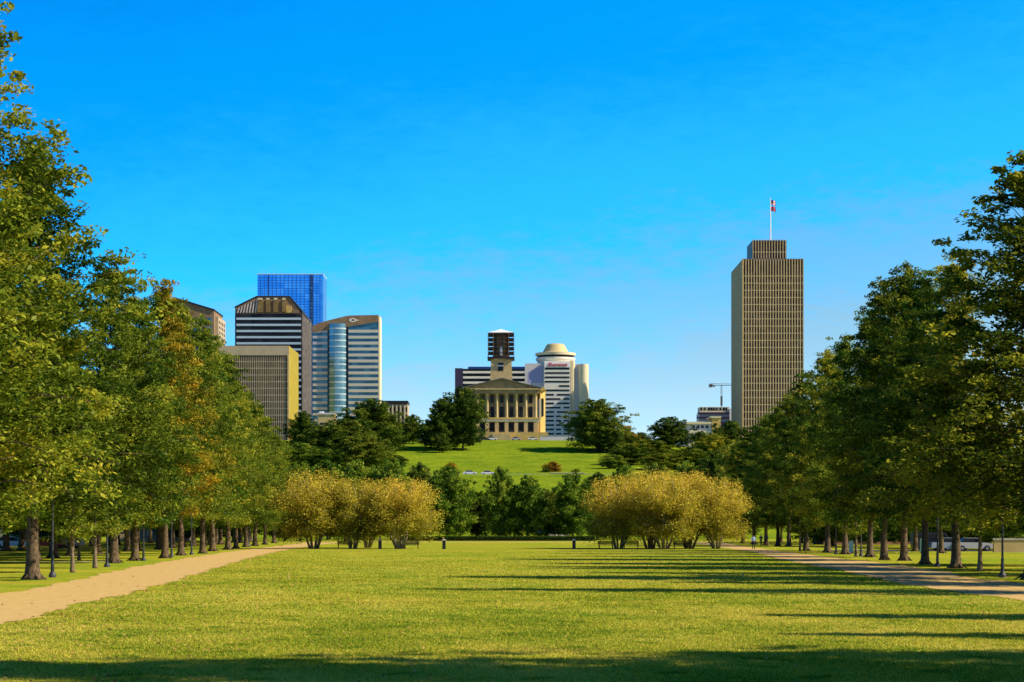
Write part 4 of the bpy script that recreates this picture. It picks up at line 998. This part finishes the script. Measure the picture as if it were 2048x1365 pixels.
# brick building beyond the shade-streaked avenue
o = thing('brick_building', 'low red brick building with white framed windows behind the avenue oaks', 'building', (X(1800, 330), 330, 0))
mb = MB(); mb.box(-12, 12, 0, 12, 0, 4.5); mb.build('wall', M['brick'], o)
mb = MB(); mb.box(-12.5, 12.5, -.5, 12.5, 4.5, 5.0); mb.build('roof', M['roof'], o)
for k in range(4):
    x = -8.5 + 5.3 * k; mb = MB(); mb.box(x - .9, x + .9, -.12, .05, 1.0, 3.2); wf = mb.build('window', M['whitepaint'], o)
    mb = MB(); mb.box(x - .7, x + .7, -.2, -.1, 1.2, 3.0); mb.build('pane', M['darkglass'], wf)
# pale houses seen low behind the sunlit avenue
for px, lab in [(20, 'low cream house in deep shade behind the big oak trunk'), (300, 'low cream house in deep shade behind the middle of the sunlit row')]:
    o = thing('low_house', lab, 'house', (X(px, 420), 420, 0)); mb = MB(); mb.box(-7, 7, 0, 8, 0, 3.2); mb.build('wall', M['tan'], o)
    mb = MB(); mb.prism([(-7.6, 3.2), (7.6, 3.2), (0, 5.6)], -.5, 8.5); mb.build('roof', M['roof'], o)
    for k in (-4, 0, 4): mb = MB(); mb.box(k - .6, k + .6, -.1, .1, 1, 2.4); mb.build('window', M['whitepaint'], o)

# ------------------------------------------------------------------ lamp posts, bollards, benches, panels
def make_lamp(m):
    o = thing('lamp_post', 'x', 'lamp post'); mb = MB(); mb.lathe(0, 0, [(.2, 0), (.2, .12), (.10, .3), (.08, .9), (.06, 1.0), (.05, 5.4)], 12); mb.build('pole', m, o)
    mb = MB(); mb.lathe(0, 0, [(.08, 5.4), (.2, 5.5), (.24, 6.0), (.06, 6.05)], 12); mb.build('lantern', M['lampglass'], o)
    mb = MB(); mb.lathe(0, 0, [(.34, 6.05), (.3, 6.12), (.05, 6.35)], 12); mb.build('cap', M['darkmetal'], o)
    return o
M['lampgrey'] = mat('lamp_grey', (0.022, 0.024, 0.03), 0.5, 0.0, col2=(0.05, 0.055, 0.065), scale=3)
lp = make_lamp(M['lampgrey']); first = True
for px, Y, h, lab in [(105, 108, 1, 'first lamp post beside the big oak trunk on the sunlit side'), (214, 137, 1, 'lamp post just before the pair of oak trunks, sunlit side'), (287, 164, 1, 'lamp post just beyond the pair of oak trunks, sunlit side'),
                      (343, 187, 1, 'lamp post behind the oak turning yellow'), (383, 202, 1, 'lamp post between oak trunks near the middle of the sunlit row'), (498, 290, 1, 'lamp post near the far end of the sunlit row'),
                      (2005, 108, 1.05, 'tall lamp post beside the trunk cut by the picture edge'), (1875, 137, 1, 'lamp post between two dark flared oak trunks'), (1722, 190, 1, 'lamp post near the pale green panel and thin orange-lit trunk'),
                      (1672, 205, 1, 'lamp post in the middle of the shade-streaked row')]:
    loc = (X(px, Y), Y, 0)
    if first: lp.location = loc; lp['label'] = lab; lp['group'] = 'lamp posts along the avenues'; first = False
    else: copy_thing(lp, loc, 0, 1, h, lab, 'lamp posts along the avenues')
for px, Y, base, lab in [(1310, 880, None, 'slim pale lamp post in front of the lone skyline tree'), (1387, 820, None, 'slim pale lamp post before the terraced stone building'), (1137, 935, None, 'slim pale lamp post by the hilltop wall')]:
    x = X(px, Y); copy_thing(lp, (x, Y, terr(x, Y)), 0, 2.2, 1.2, lab, 'pale lamp posts on the hill')

def make_bollard():
    o = thing('bollard', 'x', 'bollard'); mb = MB(); mb.box(-.20, .20, -.20, .20, 0, 1.05); mb.box(-.24, .24, -.24, .24, 0, .12); mb.build('post', M['darkmetal'], o)
    mb = MB(); mb.box(-.25, .25, -.25, .25, 1.05, 1.13); mb.add([(-.25, -.25, 1.13), (.25, -.25, 1.13), (.25, .25, 1.13), (-.25, .25, 1.13), (0, 0, 1.28)], [(0, 1, 4), (1, 2, 4), (2, 3, 4), (3, 0, 4)]); mb.build('cap', M['concrete'], o)
    return o
bo = make_bollard(); first = True
for px, lab in [(760, 'square dark bollard with a pale cap beneath the golden trees'), (888, 'square dark bollard with a pale cap standing alone on the open lawn'), (1148, 'square dark bollard with a pale cap near the bench and golden clump')]:
    loc = (X(px, 258), 258, 0)
    if first: bo.location = loc; bo['label'] = lab; bo['group'] = 'bollards at the end of the lawn'; first = False
    else: copy_thing(bo, loc, 0, 1, 1, lab, 'bollards at the end of the lawn')
M['benchwood'] = mat('bench_wood', (0.035, 0.028, 0.022), 0.7, col2=(0.06, 0.045, 0.035), scale=4)
def make_bench():
    o = thing('park_bench', 'x', 'bench')
    mb = MB()
    for k in range(4): mb.box(-.95, .95, -.25 + k * .13, -.15 + k * .13, .43, .47)
    mb.build('seat', M['benchwood'], o); mb = MB()
    for k in range(4): mb.box(-.95, .95, .27 + k * .03, .31 + k * .03, .52 + k * .11, .61 + k * .11)
    mb.build('backrest', M['benchwood'], o)
    for x in (-.8, .8):
        for y in (-.22, .26): mb = MB(); mb.box(x - .04, x + .04, y - .04, y + .04, 0, .45 if y < 0 else .95); mb.build('leg', M['darkmetal'], o)
        mb = MB(); mb.box(x - .04, x + .04, -.26, .3, .62, .67); mb.build('armrest', M['darkmetal'], o)
    return o
be = make_bench(); first = True
for px, Y, lab in [(823, 262, 'dark bench beside the vase-shaped golden tree'), (690, 263, 'dark bench in the shade between golden trunks'), (1212, 262, 'dark bench at the start of the wide golden clump'), (1262, 264, 'dark bench under the tall golden tree'), (1362, 266, 'dark bench among the dark stems of the wide golden clump')]:
    loc = (X(px, Y), Y, 0)
    if first: be.location = loc; be['label'] = lab; be['group'] = 'benches under the golden trees'; first = False
    else: copy_thing(be, loc, rd.uniform(-.1, .1), 1.05, 1.05, lab, 'benches under the golden trees')
M['mint'] = mat('mint_paint', (0.35, 0.55, 0.48), 0.5)
for px, Y, h, wd_, lab in [(1702, 216, 1.25, .22, 'pale green upright panel beyond the thin orange-lit trunk'), (1843, 215, 1.5, .16, 'narrow pale green panel beside a flared oak trunk')]:
    o = thing('info_panel', lab, 'panel', (X(px, Y), Y, 0), 0, 'pale green panels beyond the oaks')
    mb = MB(); mb.box(-wd_, wd_, -.05, .05, .12, h); mb.build('board', M['mint'], o); mb = MB(); mb.box(-wd_ - .04, wd_ + .04, -.07, .07, 0, .12); mb.build('base', M['concrete'], o)
M['stake'] = mat('stake_wood', (0.55, 0.42, 0.12), 0.8)
for px, Y, lab in [(1486, 107, 'short yellow stake in the shaded lawn'), (577, 103, 'short yellow stake in the sunlit lawn near the path')]:
    o = thing('marker_stake', lab, 'stake', (X(px, Y), Y, 0), 0, 'stakes in the lawn'); mb = MB(); mb.box(-.03, .03, -.03, .03, 0, .26); mb.add([(-.03, -.03, .26), (.03, -.03, .26), (.03, .03, .26), (-.03, .03, .26), (0, 0, .32)], [(0, 1, 4), (1, 2, 4), (2, 3, 4), (3, 0, 4)]); mb.build('post', M['stake'], o)
# blue parasol under the row trees
o = thing('parasol', 'open blue parasol under the green row trees', 'parasol', (X(1070, 470), 470, 0)); mb = MB(); mb.tube([(0, 0, 0), (0, 0, 2.3)], [.04, .04], 8); mb.build('pole', M['steel'], o)
mb = MB(); mb.lathe(0, 0, [(1.5, 1.75), (1.1, 2.1), (.05, 2.5)], 12); mb.build('canopy', mat('parasol_blue', (0.12, 0.25, 0.6), 0.7), o)

# ------------------------------------------------------------------ people
skin = mat('skin', (0.42, 0.24, 0.16), 0.6); hair = mat('hair', (0.03, 0.02, 0.015), 0.8)
def person(label, loc, rz, shirt, trousers, h=1.78, stride=0.18, group=None):
    s = h / 1.78
    J = {'pel': (0, 0, .94, .135), 'waist': (0, 0, 1.08, .13), 'chest': (0, .0, 1.30, .155), 'neckb': (0, 0, 1.46, .085), 'neck': (0, 0, 1.53, .055), 'head': (0, -.01, 1.62, .085), 'crown': (0, 0, 1.73, .075)}
    for sd, k in ((-1, 'l'), (1, 'r')):
        f = stride * sd
        J.update({'hip' + k: (.09 * sd, 0, .90, .095), 'knee' + k: (.10 * sd, -f * .7 - .03, .50, .062), 'ank' + k: (.10 * sd, -f, .09, .045), 'toe' + k: (.11 * sd, -f - .17, .035, .035),
                  'sh' + k: (.19 * sd, 0, 1.42, .065), 'elb' + k: (.24 * sd, f * .5 + .02, 1.15, .045), 'wr' + k: (.25 * sd, f * .9 - .06, .92, .032), 'ha' + k: (.25 * sd, f * .9 - .09, .83, .03)})
    E = [('pel', 'waist'), ('waist', 'chest'), ('chest', 'neckb'), ('neckb', 'neck'), ('neck', 'head'), ('head', 'crown')]
    for k in 'lr': E += [('pel', 'hip' + k), ('hip' + k, 'knee' + k), ('knee' + k, 'ank' + k), ('ank' + k, 'toe' + k), ('chest', 'sh' + k), ('sh' + k, 'elb' + k), ('elb' + k, 'wr' + k), ('wr' + k, 'ha' + k)]
    names = list(J); me = bpy.data.meshes.new('body'); me.from_pydata([J[n_][:3] for n_ in names], [(names.index(a), names.index(b)) for a, b in E], [])
    t = bpy.data.objects.new('tmp', me); C.objects.link(t)
    t.modifiers.new('s', 'SKIN')
    for i, n_ in enumerate(names): me.skin_vertices[0].data[i].radius = (J[n_][3], J[n_][3]); me.skin_vertices[0].data[i].use_root = (i == 0)
    sb_ = t.modifiers.new('u', 'SUBSURF'); sb_.levels = 1; sb_.render_levels = 1
    bpy.context.view_layer.update(); dg = bpy.context.evaluated_depsgraph_get()
    bm_ = bpy.data.meshes.new_from_object(t.evaluated_get(dg)); bpy.data.objects.remove(t)
    bm_.materials.clear()
    for m in (skin, shirt, trousers, hair, M['darkmetal']): bm_.materials.append(m)
    for p in bm_.polygons:
        c_ = p.center; p.use_smooth = True
        if c_.z < .10: p.material_index = 4
        elif c_.z < 1.0 and abs(c_.x) < .205: p.material_index = 2
        elif c_.z < 1.49 and not (abs(c_.x) > .2 and c_.z < 1.12): p.material_index = 1
        elif c_.z > 1.60 and (c_.y > 0.0 or c_.z > 1.72): p.material_index = 3
        else: p.material_index = 0
    o = bpy.data.objects.new('person', bm_); C.objects.link(o); o.location = loc; o.rotation_euler = (0, 0, rz); o.scale = (s, s, s)
    return tag(o, label, 'person', group)
sh1 = mat('light_blue_cloth', (0.28, 0.42, 0.62), 0.9); tr1 = mat('dark_trousers', (0.012, 0.014, 0.03), 0.9); sh2 = mat('navy_cloth', (0.03, 0.04, 0.10), 0.9); sh3 = mat('grey_cloth', (0.18, 0.18, 0.2), 0.9)
person('person in a light blue shirt and dark trousers walking on the shade-streaked path', (X(1507, 250), 250, .012), R(180), sh1, tr1, 1.82)
person('person in a navy top beyond the walker in light blue', (X(1522, 300), 300, .012), 0, sh2, tr1, 1.7, -.15, 'people in dark clothes on the far path')
person('person in a grey top and dark trousers, furthest along the path'.replace('furthest', 'beside the navy one, last'), (X(1533, 302), 302, .012), 0, sh3, tr1, 1.75, .12, 'people in dark clothes on the far path')
